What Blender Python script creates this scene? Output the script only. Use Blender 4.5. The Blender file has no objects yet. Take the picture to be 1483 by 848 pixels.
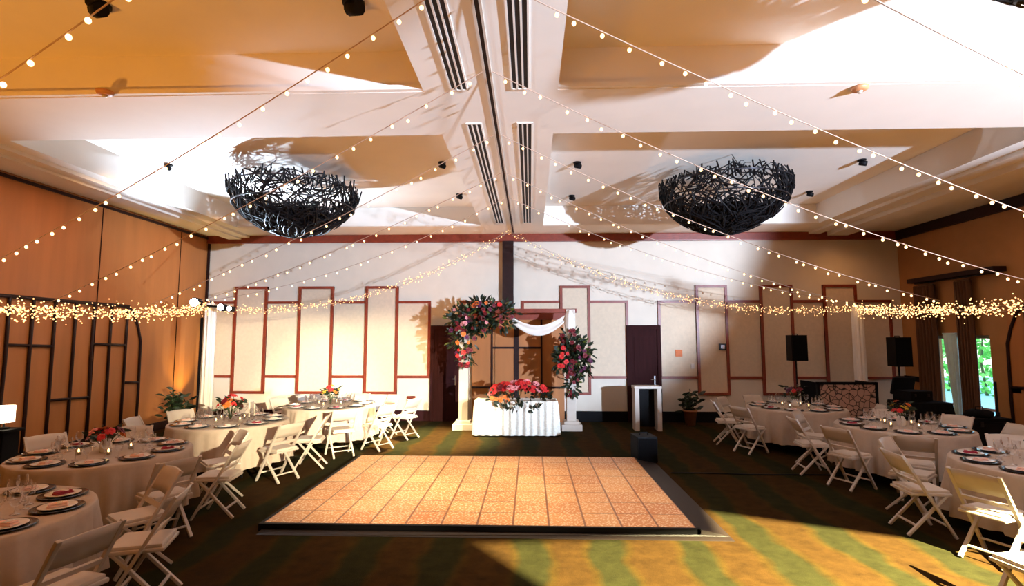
import bpy, bmesh, math, random
from mathutils import Vector, Matrix, Euler
R = random.Random(11)
SC = bpy.context.scene
COL = SC.collection
PI = math.pi

# ------------------------------------------------------------------ camera
EYE = Vector((0.0, 0.0, 2.05))
FPX = 760.0
PITCH = math.atan(67.0 / FPX)
YAW = math.atan(26.5 / FPX * math.cos(PITCH))
cam = bpy.data.cameras.new('camera')
cam_ob = bpy.data.objects.new('camera', cam)
COL.objects.link(cam_ob)
cam.sensor_width = 36.0
cam.lens = FPX / 1483.0 * 36.0
cam.clip_start = 0.05
cam.clip_end = 200
cam_ob.location = EYE
cam_ob.rotation_euler = (PI / 2 + PITCH, 0, YAW)
SC.camera = cam_ob
CAM_ROT = Euler(cam_ob.rotation_euler).to_matrix()


def ray(px, py):
    return CAM_ROT @ Vector(((px - 741.5) / FPX, (424.0 - py) / FPX, -1.0))


def on_z(px, py, z):
    d = ray(px, py)
    return EYE + d * ((z - EYE.z) / d.z)


def on_y(px, py, y):
    d = ray(px, py)
    return EYE + d * (y / d.y)


def on_x(px, py, x):
    d = ray(px, py)
    return EYE + d * (x / d.x)


def in_frame(p, m=30):
    v = CAM_ROT.transposed() @ (Vector(p) - EYE)
    if v.z > -0.1:
        return False
    x = 741.5 + FPX * v.x / -v.z
    y = 424.0 - FPX * v.y / -v.z
    return -m < x < 1483 + m and -m < y < 848 + m


# ------------------------------------------------------------------ materials
def lin(c):
    return tuple((v / 12.92 if v <= 0.04045 else ((v + 0.055) / 1.055) ** 2.4) for v in c)


def rgb(r, g, b):
    return lin((r / 255.0, g / 255.0, b / 255.0)) + (1.0,)


MATS = {}


def mat(name, col, rough=0.6, metal=0.0, var=0.0, scale=20.0, bump=0.0, emit=None, strength=0.0, sheen=0.0, stretch=None, spec=0.5):
    m = bpy.data.materials.new(name)
    m.use_nodes = True
    nt = m.node_tree
    b = nt.nodes['Principled BSDF']
    b.inputs['Base Color'].default_value = col
    b.inputs['Roughness'].default_value = rough
    b.inputs['Metallic'].default_value = metal
    b.inputs['Specular IOR Level'].default_value = spec
    if sheen:
        b.inputs['Sheen Weight'].default_value = sheen
    if emit:
        b.inputs['Emission Color'].default_value = emit
        b.inputs['Emission Strength'].default_value = strength
    if var or bump:
        tc = nt.nodes.new('ShaderNodeTexCoord')
        mp = nt.nodes.new('ShaderNodeMapping')
        nt.links.new(tc.outputs['Object'], mp.inputs[0])
        if stretch:
            mp.inputs['Scale'].default_value = stretch
        n = nt.nodes.new('ShaderNodeTexNoise')
        n.inputs['Scale'].default_value = scale
        n.inputs['Detail'].default_value = 4
        nt.links.new(mp.outputs[0], n.inputs['Vector'])
        if var:
            r = nt.nodes.new('ShaderNodeValToRGB')
            r.color_ramp.elements[0].position = 0.3
            r.color_ramp.elements[1].position = 0.7
            r.color_ramp.elements[0].color = tuple(c * (1 - var) for c in col[:3]) + (1,)
            r.color_ramp.elements[1].color = tuple(min(1, c * (1 + var)) for c in col[:3]) + (1,)
            nt.links.new(n.outputs['Fac'], r.inputs[0])
            nt.links.new(r.outputs[0], b.inputs['Base Color'])
        if bump:
            bp = nt.nodes.new('ShaderNodeBump')
            bp.inputs['Strength'].default_value = bump
            bp.inputs['Distance'].default_value = 0.02
            nt.links.new(n.outputs['Fac'], bp.inputs['Height'])
            nt.links.new(bp.outputs[0], b.inputs['Normal'])
    MATS[name] = m
    return m


def emissive(name, col, strength, sampled=False):
    m = bpy.data.materials.new(name)
    m.use_nodes = True
    nt = m.node_tree
    nt.nodes.clear()
    o = nt.nodes.new('ShaderNodeOutputMaterial')
    e = nt.nodes.new('ShaderNodeEmission')
    e.inputs[0].default_value = col
    e.inputs[1].default_value = strength
    nt.links.new(e.outputs[0], o.inputs[0])
    if not sampled:
        m.cycles.emission_sampling = 'NONE'
    MATS[name] = m
    return m


def carpet_material():
    m = bpy.data.materials.new('carpet')
    m.use_nodes = True
    nt = m.node_tree
    L = nt.links.new
    b = nt.nodes['Principled BSDF']
    b.inputs['Roughness'].default_value = 1.0
    b.inputs['Specular IOR Level'].default_value = 0.05
    tc = nt.nodes.new('ShaderNodeTexCoord')
    # wavering bands that run down the length of the room
    nz = nt.nodes.new('ShaderNodeTexNoise')
    nz.inputs['Scale'].default_value = 1.1
    nz.inputs['Detail'].default_value = 2
    L(tc.outputs['Object'], nz.inputs['Vector'])
    sep = nt.nodes.new('ShaderNodeSeparateXYZ')
    L(tc.outputs['Object'], sep.inputs[0])
    m1 = nt.nodes.new('ShaderNodeMath')
    m1.operation = 'MULTIPLY_ADD'
    L(nz.outputs['Fac'], m1.inputs[0])
    m1.inputs[1].default_value = 0.45
    L(sep.outputs['X'], m1.inputs[2])
    m2 = nt.nodes.new('ShaderNodeMath')
    m2.operation = 'MULTIPLY'
    L(m1.outputs[0], m2.inputs[0])
    m2.inputs[1].default_value = 2 * PI / 0.80
    m3 = nt.nodes.new('ShaderNodeMath')
    m3.operation = 'SINE'
    L(m2.outputs[0], m3.inputs[0])
    band = nt.nodes.new('ShaderNodeValToRGB')
    band.color_ramp.elements[0].position = 0.30
    band.color_ramp.elements[0].color = rgb(51, 33, 10)
    e = band.color_ramp.elements.new(0.55)
    e.color = rgb(52, 37, 10)
    band.color_ramp.elements[-1].position = 0.80
    band.color_ramp.elements[-1].color = rgb(35, 33, 13)
    m4 = nt.nodes.new('ShaderNodeMapRange')
    L(m3.outputs[0], m4.inputs[0])
    m4.inputs[1].default_value = -1
    m4.inputs[2].default_value = 1
    L(m4.outputs[0], band.inputs[0])
    n2 = nt.nodes.new('ShaderNodeTexNoise')
    n2.inputs['Scale'].default_value = 6
    n2.inputs['Detail'].default_value = 7
    n2.inputs['Roughness'].default_value = 0.7
    L(tc.outputs['Object'], n2.inputs['Vector'])
    mr = nt.nodes.new('ShaderNodeMapRange')
    L(n2.outputs['Fac'], mr.inputs[0])
    mr.inputs[1].default_value = 0.3
    mr.inputs[2].default_value = 0.7
    mr.inputs[3].default_value = 0.62
    mr.inputs[4].default_value = 1.3
    mx = nt.nodes.new('ShaderNodeMix')
    mx.data_type = 'RGBA'
    mx.blend_type = 'MULTIPLY'
    mx.inputs[0].default_value = 1.0
    L(band.outputs[0], mx.inputs[6])
    L(mr.outputs[0], mx.inputs[7])
    L(mx.outputs[2], b.inputs['Base Color'])
    n3 = nt.nodes.new('ShaderNodeTexNoise')
    n3.inputs['Scale'].default_value = 160
    L(tc.outputs['Object'], n3.inputs['Vector'])
    bp = nt.nodes.new('ShaderNodeBump')
    bp.inputs['Strength'].default_value = 0.4
    bp.inputs['Distance'].default_value = 0.01
    L(n3.outputs['Fac'], bp.inputs['Height'])
    L(bp.outputs[0], b.inputs['Normal'])
    return m


def dance_material(nx, ny, w, d):
    """glossy peach panels with fine speckles and thin dark seams; object origin sits at the floor's near left corner"""
    m = bpy.data.materials.new('dance floor panels')
    m.use_nodes = True
    nt = m.node_tree
    L = nt.links.new
    b = nt.nodes['Principled BSDF']
    b.inputs['Roughness'].default_value = 0.4
    tc = nt.nodes.new('ShaderNodeTexCoord')
    sep = nt.nodes.new('ShaderNodeSeparateXYZ')
    L(tc.outputs['Object'], sep.inputs[0])

    def M(op, a, bb=None):
        n = nt.nodes.new('ShaderNodeMath')
        n.operation = op
        for i, v in enumerate((a, bb)):
            if v is None:
                continue
            if isinstance(v, (int, float)):
                n.inputs[i].default_value = v
            else:
                L(v, n.inputs[i])
        return n.outputs[0]
    ux = M('MULTIPLY', sep.outputs['X'], nx / w)
    uy = M('MULTIPLY', sep.outputs['Y'], ny / d)
    fx = M('ABSOLUTE', M('SUBTRACT', M('FRACT', ux), 0.5))
    fy = M('ABSOLUTE', M('SUBTRACT', M('FRACT', uy), 0.5))
    seamx = M('GREATER_THAN', fx, 0.472)
    seamy = M('GREATER_THAN', fy, 0.478)
    seam = M('MAXIMUM', seamx, M('MULTIPLY', seamy, 0.75))
    # panel tint
    cx = M('FLOOR', ux)
    cy = M('FLOOR', uy)
    cmb = nt.nodes.new('ShaderNodeCombineXYZ')
    L(cx, cmb.inputs[0])
    L(cy, cmb.inputs[1])
    wn = nt.nodes.new('ShaderNodeTexWhiteNoise')
    L(cmb.outputs[0], wn.inputs['Vector'])
    rp = nt.nodes.new('ShaderNodeValToRGB')
    rp.color_ramp.elements[0].color = rgb(206, 134, 74)
    rp.color_ramp.elements[1].color = rgb(228, 170, 108)
    L(wn.outputs['Value'], rp.inputs[0])
    # speckle: small round marks in a grid
    vo = nt.nodes.new('ShaderNodeTexVoronoi')
    vo.inputs['Scale'].default_value = 34
    L(tc.outputs['Object'], vo.inputs['Vector'])
    sp = nt.nodes.new('ShaderNodeValToRGB')
    sp.color_ramp.elements[0].position = 0.20
    sp.color_ramp.elements[0].color = (1, 1, 1, 1)
    sp.color_ramp.elements[1].position = 0.5
    sp.color_ramp.elements[1].color = (0, 0, 0, 1)
    L(vo.outputs['Distance'], sp.inputs[0])
    m1 = nt.nodes.new('ShaderNodeMix')
    m1.data_type = 'RGBA'
    L(M('MULTIPLY', sp.outputs[0], 0.8), m1.inputs[0])
    L(rp.outputs[0], m1.inputs[6])
    m1.inputs[7].default_value = rgb(255, 240, 205)
    m2 = nt.nodes.new('ShaderNodeMix')
    m2.data_type = 'RGBA'
    L(M('MULTIPLY', seam, 0.8), m2.inputs[0])
    L(m1.outputs[2], m2.inputs[6])
    m2.inputs[7].default_value = rgb(112, 56, 28)
    L(m2.outputs[2], b.inputs['Base Color'])
    return m


def voronoi_material():
    m = bpy.data.materials.new('crackle panel')
    m.use_nodes = True
    nt = m.node_tree
    b = nt.nodes['Principled BSDF']
    b.inputs['Roughness'].default_value = 0.5
    tc = nt.nodes.new('ShaderNodeTexCoord')
    v = nt.nodes.new('ShaderNodeTexVoronoi')
    v.feature = 'DISTANCE_TO_EDGE'
    v.inputs['Scale'].default_value = 9
    nt.links.new(tc.outputs['Object'], v.inputs['Vector'])
    r = nt.nodes.new('ShaderNodeValToRGB')
    r.color_ramp.elements[0].position = 0.03
    r.color_ramp.elements[0].color = rgb(22, 14, 18)
    r.color_ramp.elements[1].position = 0.08
    r.color_ramp.elements[1].color = rgb(190, 150, 130)
    nt.links.new(v.outputs['Distance'], r.inputs[0])
    nt.links.new(r.outputs[0], b.inputs['Base Color'])
    return m


def glass_material(name, col, alpha):
    m = bpy.data.materials.new(name)
    m.use_nodes = True
    nt = m.node_tree
    nt.nodes.clear()
    o = nt.nodes.new('ShaderNodeOutputMaterial')
    t = nt.nodes.new('ShaderNodeBsdfTransparent')
    g = nt.nodes.new('ShaderNodeBsdfGlossy')
    g.inputs['Roughness'].default_value = 0.05
    g.inputs['Color'].default_value = (1, 1, 1, 1)
    t.inputs['Color'].default_value = col
    mx = nt.nodes.new('ShaderNodeMixShader')
    fr = nt.nodes.new('ShaderNodeLayerWeight')
    fr.inputs[0].default_value = alpha
    nt.links.new(fr.outputs['Facing'], mx.inputs[0])
    nt.links.new(t.outputs[0], mx.inputs[1])
    nt.links.new(g.outputs[0], mx.inputs[2])
    nt.links.new(mx.outputs[0], o.inputs[0])
    return m


CARPET = carpet_material()
WHITE_WALL = mat('painted wall', rgb(222, 208, 190), 0.7, var=0.03, scale=3)
PANEL_CLOTH = mat('wall panel fabric', rgb(216, 194, 168), 0.8, var=0.05, scale=14)
CEIL = mat('ceiling paint', rgb(236, 228, 218), 0.75, var=0.02, scale=2)
VENEER = mat('brown veneer', rgb(176, 110, 56), 0.55, var=0.10, scale=5, stretch=(1, 1, 0.12))
TAN_WALL = mat('tan side wall', rgb(176, 122, 70), 0.7, var=0.06, scale=4)
DARK_WOOD = mat('dark inlay wood', rgb(40, 19, 16), 0.55, var=0.2, scale=12, spec=0.2)
RED_WOOD = mat('red brown wood', rgb(128, 50, 30), 0.4, var=0.15, scale=10)
DOOR_WOOD = mat('door wood', rgb(46, 18, 18), 0.75, var=0.2, scale=6, stretch=(4, 4, 0.3), spec=0.1)
BLACK = mat('black paint', rgb(14, 12, 14), 0.6, var=0.1, spec=0.12)
BLACK_CLOTH = mat('black cloth', rgb(11, 10, 12), 0.9, var=0.2, scale=30, spec=0.1)
NAVY = mat('dark charger glaze', rgb(26, 32, 48), 0.18, var=0.1)
METAL = mat('dark metal', rgb(60, 58, 62), 0.35, 0.8, var=0.1)
CHROME = mat('steel', rgb(190, 190, 195), 0.2, 1.0, var=0.05)
CHAIR_W = mat('white resin', rgb(200, 186, 172), 0.35, var=0.03, scale=8)
CHAIR_PAD = mat('white vinyl pad', rgb(208, 194, 180), 0.5, var=0.03, scale=12)
CLOTH = mat('white tablecloth', rgb(188, 168, 150), 0.85, var=0.04, scale=16, bump=0.1)
LACE = mat('cream lace', rgb(246, 238, 222), 0.9, var=0.14, scale=26, bump=0.5)
DRAPE = mat('white drape', rgb(236, 226, 214), 0.9, var=0.03, scale=8)
CURTAIN = mat('brown curtain', rgb(92, 58, 34), 0.9, var=0.14, scale=10, stretch=(3, 3, 0.3))
SHEER = mat('pale sheer', rgb(214, 238, 236), 0.9, var=0.05, scale=10)
CHINA = mat('white china', rgb(238, 232, 226), 0.2, var=0.02)
NAPKIN = mat('blush napkin', rgb(232, 190, 176), 0.9, var=0.08, scale=30)
PLUM_NAPKIN = mat('berry napkin', rgb(150, 40, 60), 0.9, var=0.1, scale=30)
GLASS = glass_material('drinking glass', (0.95, 0.95, 0.96, 1), 0.35)
PANE = glass_material('window pane', (0.93, 0.98, 0.98, 1), 0.12)
LEAF = mat('dark green leaf', rgb(26, 40, 20), 0.5, var=0.4, scale=9)
LEAF_L = mat('yellow green leaf', rgb(84, 88, 30), 0.5, var=0.3, scale=9)
STEM = mat('green stem', rgb(60, 84, 40), 0.6, var=0.1)
PETALS = {
    'red': mat('red petals', rgb(214, 40, 40), 0.6, var=0.25, scale=14),
    'deep': mat('crimson petals', rgb(112, 12, 24), 0.6, var=0.25, scale=14),
    'orange': mat('orange petals', rgb(236, 116, 44), 0.6, var=0.25, scale=14),
    'pink': mat('pink petals', rgb(238, 150, 150), 0.6, var=0.2, scale=14),
    'plum': mat('plum petals', rgb(92, 20, 62), 0.6, var=0.25, scale=14),
    'yellow': mat('yellow petals', rgb(240, 200, 70), 0.6, var=0.2, scale=14),
}
TERRA = mat('tan pot', rgb(150, 96, 60), 0.7, var=0.12, scale=8)
SOIL = mat('soil', rgb(40, 26, 18), 1.0, var=0.3, scale=40)
BULB = emissive('warm bulb', (1.0, 0.66, 0.32, 1), 3.6)
BULB_F = emissive('fairy bulb', (1.0, 0.56, 0.22, 1), 3.2)
WIRE = mat('pale wire', rgb(180, 150, 130), 0.6, var=0.1)
LENS = emissive('cold white lens', (0.72, 0.86, 1.0, 1), 40.0)
FLAME = emissive('candle flame', (1.0, 0.62, 0.22, 1), 14.0)
LAMPSHADE = emissive('lit lamp shade', (1.0, 0.84, 0.62, 1), 4.0)
VENT_DARK = mat('vent slot', rgb(30, 26, 34), 0.7, var=0.1)
TWIG = mat('dark woven cane', rgb(13, 11, 14), 0.6, var=0.25, scale=20, spec=0.25)
BLUE_SHELL = mat('pearl bowl shell', rgb(150, 160, 190), 0.4, var=0.1)
RAMP = mat('brown edge ramp', rgb(30, 16, 9), 0.6, var=0.15, scale=10)
ORANGE_SIGN = mat('orange sign', rgb(214, 110, 50), 0.6, var=0.05)
FITTING = mat('tan fitting', rgb(200, 140, 96), 0.5, var=0.05)
WAX = mat('ivory candle', rgb(240, 228, 204), 0.5, var=0.03)
HEDGE = mat('hedge leaves', rgb(110, 200, 90), 0.7, var=0.3, scale=12)
PAVE = mat('pale paving', rgb(168, 214, 208), 0.8, var=0.08, scale=3)


# ------------------------------------------------------------------ mesh builder
class MB:
    def __init__(s):
        s.v, s.f, s.sm = [], [], []

    def add(s, verts, faces, smooth=False):
        o = len(s.v)
        s.v += [tuple(p) for p in verts]
        s.f += [tuple(i + o for i in f) for f in faces]
        s.sm += [smooth] * len(faces)
        return s

    def box(s, c, d, rot=None, bev=0.0):
        x, y, z = d[0] / 2, d[1] / 2, d[2] / 2
        if bev <= 0:
            V = [Vector((a * x, b * y, e * z)) for e in (-1, 1) for b in (-1, 1) for a in (-1, 1)]
            F = [(0, 2, 3, 1), (4, 5, 7, 6), (0, 1, 5, 4), (2, 6, 7, 3), (0, 4, 6, 2), (1, 3, 7, 5)]
        else:
            bev = min(bev, x * .9, y * .9, z * .9)
            bm = bmesh.new()
            bmesh.ops.create_cube(bm, size=1)
            bmesh.ops.scale(bm, vec=(2 * x, 2 * y, 2 * z), verts=bm.verts)
            bmesh.ops.bevel(bm, geom=list(bm.edges), offset=bev, segments=2, affect='EDGES', profile=0.7)
            bm.verts.index_update()
            V = [v.co.copy() for v in bm.verts]
            F = [tuple(v.index for v in f.verts) for f in bm.faces]
            bm.free()
        if rot is not None:
            V = [rot @ v for v in V]
        c = Vector(c)
        return s.add([v + c for v in V], F)

    def bar(s, p0, p1, w, t, up=(0, 0, 1), bev=0.0):
        p0, p1 = Vector(p0), Vector(p1)
        z = (p1 - p0)
        L = z.length
        z = z / L
        up = Vector(up)
        if abs(z.dot(up)) > 0.98:
            up = Vector((0, 1, 0))
        x = up.cross(z).normalized()
        y = z.cross(x)
        m = Matrix((x, y, z)).transposed()
        return s.box((p0 + p1) / 2, (w, t, L), m, bev)

    def tube(s, pts, r, n=8, caps=True, smooth=True):
        pts = [Vector(p) for p in pts]
        rs = r if isinstance(r, (list, tuple)) else [r] * len(pts)
        V, F = [], []
        prev = None
        for i, p in enumerate(pts):
            a = pts[max(0, i - 1)]
            b = pts[min(len(pts) - 1, i + 1)]
            t = (b - a).normalized()
            if prev is None:
                ref = Vector((0, 0, 1)) if abs(t.z) < 0.9 else Vector((1, 0, 0))
                u = t.cross(ref).normalized()
            else:
                u = (prev - t * prev.dot(t)).normalized()
            prev = u
            w = t.cross(u)
            for k in range(n):
                an = 2 * PI * k / n
                V.append(p + (u * math.cos(an) + w * math.sin(an)) * rs[i])
        for i in range(len(pts) - 1):
            for k in range(n):
                k2 = (k + 1) % n
                F.append((i * n + k, i * n + k2, (i + 1) * n + k2, (i + 1) * n + k))
        s.add(V, F, smooth)
        if caps:
            o = len(s.v) - len(V)
            s.f.append(tuple(o + k for k in reversed(range(n))))
            s.f.append(tuple(o + (len(pts) - 1) * n + k for k in range(n)))
            s.sm += [False, False]
        return s

    def lathe(s, prof, c=(0, 0, 0), n=24, smooth=True, wave=None, cap_top=False, cap_bot=False):
        cx, cy, cz = c
        V, F = [], []
        for j, (r, z) in enumerate(prof):
            for k in range(n):
                a = 2 * PI * k / n
                rr = r + (wave(a, j, z) if wave else 0)
                V.append((cx + rr * math.cos(a), cy + rr * math.sin(a), cz + z))
        for j in range(len(prof) - 1):
            for k in range(n):
                k2 = (k + 1) % n
                F.append((j * n + k, j * n + k2, (j + 1) * n + k2, (j + 1) * n + k))
        o = len(s.v)
        s.add(V, F, smooth)
        if cap_bot:
            s.f.append(tuple(o + k for k in reversed(range(n))))
            s.sm.append(False)
        if cap_top:
            s.f.append(tuple(o + (len(prof) - 1) * n + k for k in range(n)))
            s.sm.append(False)
        return s

    def ico(s, c, r, sub=1, squash=(1, 1, 1)):
        bm = bmesh.new()
        bmesh.ops.create_icosphere(bm, subdivisions=sub, radius=r)
        bm.verts.index_update()
        c = Vector(c)
        V = [Vector((v.co.x * squash[0], v.co.y * squash[1], v.co.z * squash[2])) + c for v in bm.verts]
        F = [tuple(v.index for v in f.verts) for f in bm.faces]
        bm.free()
        return s.add(V, F, True)

    def leaf(s, p, d, L, w, up=None, bend=0.25):
        p, d = Vector(p), Vector(d).normalized()
        up = Vector(up) if up else Vector((R.uniform(-1, 1), R.uniform(-1, 1), R.uniform(-.2, 1)))
        side = d.cross(up)
        if side.length < 1e-3:
            side = d.cross(Vector((1, 0.3, 0)))
        side.normalize()
        nrm = side.cross(d)
        q = [p, p + d * L * .35 + nrm * bend * L * .3, p + d * L * .7 + nrm * bend * L * .2, p + d * L - nrm * bend * L * .3]
        V = [q[0], q[1] + side * w, q[1] - side * w, q[2] + side * w * .75, q[2] - side * w * .75, q[3]]
        return s.add(V, [(0, 1, 2), (1, 3, 4, 2), (3, 5, 4)], True)

    def build(s, name, m, parent=None, loc=None):
        me = bpy.data.meshes.new(name)
        me.from_pydata(s.v, [], s.f)
        me.polygons.foreach_set('use_smooth', s.sm)
        me.materials.append(m)
        me.update()
        o = bpy.data.objects.new(name, me)
        COL.objects.link(o)
        if parent is not None:
            o.parent = parent
        if loc is not None:
            o.location = loc
        return o


def tag(o, label=None, cat=None, group=None, kind=None):
    if label:
        n = len(label.split())
        if not 4 <= n <= 16: print('LABEL', n, label)
        o['label'] = label
    if cat:
        o['category'] = cat
    if group:
        o['group'] = group
    if kind:
        o['kind'] = kind
    return o


def thing(name, label, cat, loc=(0, 0, 0), rz=0.0, group=None):
    o = bpy.data.objects.new(name, None)
    COL.objects.link(o)
    o.location = loc
    o.rotation_euler = (0, 0, rz)
    o.empty_display_size = 0.1
    return tag(o, label, cat, group)


KIDS = {}


def kids(o):
    return [c for c in COL.objects if c.parent == o] if o.name not in KIDS else KIDS[o.name]


def remember(o):
    """cache the family of a source thing so that copying stays quick"""
    k = [c for c in COL.objects if c.parent == o]
    KIDS[o.name] = k
    for c in k:
        KIDS[c.name] = [d for d in COL.objects if d.parent == c]
    return o


def dup(src, loc, rz, label, group=None, scale=None):
    r = src.copy()
    COL.objects.link(r)
    r.location = loc
    r.rotation_euler = (0, 0, rz)
    if scale:
        r.scale = scale
    tag(r, label, None, group)
    for ch in KIDS[src.name]:
        c = ch.copy()
        COL.objects.link(c)
        c.parent = r
        for g in KIDS[ch.name]:
            d = g.copy()
            COL.objects.link(d)
            d.parent = c
    return r


def struct(name, mb, m):
    return tag(mb.build(name, m), kind='structure')
# ------------------------------------------------------------------ the room
XL, XR, YB, YF = -8.47, 9.25, 13.4, -6.5
ZB, ZC = 4.75, 5.22           # beam underside, coffer ceiling
CX0, CX1 = -1.16, 0.31        # central beam
LX, RX = -7.1, 6.73           # inner edges of the side beams

struct('floor', MB().box(((XL + XR) / 2, (YB + YF) / 2, -0.1), (XR - XL + .6, YB - YF + .6, 0.2)), CARPET)
struct('ceiling', MB().box(((XL + XR) / 2, (YB + YF) / 2, ZC + 0.1), (XR - XL + .6, YB - YF + .6, 0.2)), CEIL)


def beam(name, x0, x1, y0, y1, z0=ZB):
    return struct(name, MB().box(((x0 + x1) / 2, (y0 + y1) / 2, (z0 + ZC) / 2), (x1 - x0, y1 - y0, ZC - z0)), CEIL)


beam('ceiling_beam_center', CX0, CX1, YF, YB)
YS = [(YF, -6.2), (-1.5, -0.3), (5.5, 6.72), (12.35, YB)]
for k, (y0, y1) in enumerate(YS):
    beam('ceiling_beam_cross', LX, CX0, y0, y1)
    beam('ceiling_beam_cross', CX1, RX, y0, y1)
beam('ceiling_beam_left', XL, LX, YF, YB)
beam('ceiling_beam_right', RX, XR, YF, YB)
# stepped cove mouldings that run along the side beams
m = MB().box((LX - .34, (YF + YB) / 2, ZB - .03), (.22, YB - YF, .06)).box((LX - .62, (YF + YB) / 2, ZB - .05), (.34, YB - YF, .10))
struct('ceiling_trim_left', m, CEIL)
m = MB().box((RX + .42, (YF + YB) / 2, ZB - .03), (.26, YB - YF, .06)).box((RX + 1.0, (YF + YB) / 2, ZB - .05), (.5, YB - YF, .10))
struct('ceiling_trim_right', m, CEIL)
# thin ledge inside the coffers
for (x0, x1) in ((LX, CX0), (CX1, RX)):
    for (y0, y1) in ((-.3, 5.5), (6.72, 12.35)):
        m = MB().box(((x0 + x1) / 2, y1 - .03, ZB + .03), (x1 - x0, .06, .05))
        struct('ceiling_trim_ledge', m, CEIL)

# back wall with door openings closed by the door leaves in front
struct('wall_back', MB().box(((XL + XR) / 2, YB + .15, 2.6), (XR - XL + .6, .3, 5.6)), WHITE_WALL)
struct('wall_left', MB().box((XL - .15, (YB + YF) / 2, 2.6), (.3, YB - YF + .6, 5.6)), VENEER)
struct('wall_front', MB().box(((XL + XR) / 2, YF - .15, 2.6), (XR - XL + .6, .3, 5.6)), TAN_WALL)
# right wall with an opening for the glazed door
WY0, WY1, WZ1 = on_x(1434, 500, XR).y, on_x(1345, 500, XR).y, 2.13
m = MB()
m.box((XR + .15, (YF - .3 + WY0) / 2, 2.6), (.3, WY0 - YF + .3, 5.6))
m.box((XR + .15, (WY1 + YB + .3) / 2, 2.6), (.3, YB + .3 - WY1, 5.6))
m.box((XR + .15, (WY0 + WY1) / 2, (WZ1 + 5.4) / 2), (.3, WY1 - WY0, 5.4 - WZ1))
m.box((XR + .15, (WY0 + WY1) / 2, -.02), (.3, WY1 - WY0, .3))
struct('wall_right', m, TAN_WALL)

# crown mouldings
struct('trim_1', MB().box(((XL + XR) / 2, YB - .05, 4.65), (XR - XL, .10, .20), bev=.02), RED_WOOD)
struct('trim_2', MB().box((XR - .05, (YF + YB) / 2, 4.64), (.10, YB - YF, .22), bev=.02), DARK_WOOD)
struct('trim_3', MB().box((XL + .02, (YF + YB) / 2, 4.68), (.04, YB - YF, .05)), DARK_WOOD)
# corner posts
struct('trim_4', MB().box((XL + .10, YB - .12, 1.3), (.16, .20, 2.6)), BLACK)
struct('trim_5', MB().box((XL + .03, YB - .03, 3.6), (.05, .05, 2.0)), DARK_WOOD)
# baseboards
XD0 = on_y(627, 540, YB).x
XD1 = on_y(664, 540, YB).x
XE0 = on_y(908, 540, YB).x
XE1 = on_y(957, 540, YB).x
XP0 = on_y(684, 540, YB).x
XP1 = on_y(817, 540, YB).x
m = MB().box(((XL + XD0) / 2, YB - .015, .13), (XD0 - XL, .03, .26))
struct('baseboard_back', m, DOOR_WOOD)
m = MB().box(((XP1 + XE0) / 2, YB - .015, .13), (XE0 - XP1, .03, .26)).box(((XE1 + XR) / 2, YB - .015, .13), (XR - XE1, .03, .26))
struct('baseboard_rear', m, BLACK)
m = MB().box((XR - .015, (YF + WY0) / 2, .13), (.03, WY0 - YF, .26)).box((XR - .015, (WY1 + YB) / 2, .13), (.03, YB - WY1, .26))
struct('baseboard_right', m, BLACK)
struct('baseboard_left', MB().box((XL + .015, (YF + YB) / 2, .09), (.03, YB - YF, .18)), DARK_WOOD)


# wall panel mouldings on the back wall: tall frames between short ones
TW = .065


def bx(px):
    return on_y(px, 480, YB).x


TZ1, TZ0, SZ1, SZ0 = 3.38, .70, 3.0, 1.10


def frame_panel(name, x0, x1, z0, z1, tall, depth):
    m = MB().box(((x0 + x1) / 2, YB - depth / 2, (z0 + z1) / 2), (x1 - x0, depth, z1 - z0))
    struct(name, m, PANEL_CLOTH)
    m = MB()
    d = depth + .03
    for x in (x0, x1):
        m.box((x, YB - d / 2, (z0 + z1) / 2), (TW, d, z1 - z0 + TW))
    for z in (z0, z1):
        m.box(((x0 + x1) / 2, YB - d / 2 - .001, z), (x1 - x0 + TW, d, TW))
    struct('wall_trim', m, RED_WOOD)


lt = [(341, 385), (434, 481), (531, 575)]
rt = [(813, 853), (1010, 1052), (1103, 1147), (1195, 1240)]
for a, b in lt + rt:
    frame_panel('wall_panel_tall', bx(a), bx(b), TZ0, TZ1, True, .035)
for a, b in [(299, 341), (385, 434), (481, 531), (575, 622), (757, 813), (853, 908), (955, 1010), (1052, 1103), (1147, 1195), (1240, 1290)]:
    frame_panel('wall_panel_short', bx(a), bx(b), SZ0, SZ1, False, .012)
frame_panel('wall_panel_short', bx(668), bx(722), 2.6, SZ1, False, .012)


# doors in the back wall
def door(name, x0, x1, z1, leafs):
    m = MB()
    for x in (x0 + .04, x1 - .04):
        m.box((x, YB - .04, z1 / 2), (.09, .08, z1))
    m.box(((x0 + x1) / 2, YB - .041, z1 - .05), (x1 - x0, .08, .10))
    o = struct(name, m, DOOR_WOOD)
    w = (x1 - x0 - .16) / leafs
    for k in range(leafs):
        xa = x0 + .08 + k * w
        l = MB().box((xa + w / 2, YB - .025, (z1 - .1) / 2), (w - .008, .05, z1 - .1))
        for (za, zb) in ((.25, .95), (1.1, z1 - .28)):
            l.box((xa + w / 2, YB - .055, (za + zb) / 2), (w - .2, .012, zb - za), bev=.005)
        lo = l.build('door_leaf', DOOR_WOOD, o)
        MB().box((xa + w - .09, YB - .065, 1.02), (.03, .02, .24)).tube([(xa + w - .09, YB - .08, 1.05), (xa + w - .19, YB - .08, 1.05)], .012).build('door_handle', CHROME, lo)


DZ = on_y(640, 471, YB).z
door('door_1', XD0 - .05, XD1 + .1, DZ, 1)
door('door_2', XE0, XE1, DZ, 1)

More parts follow.
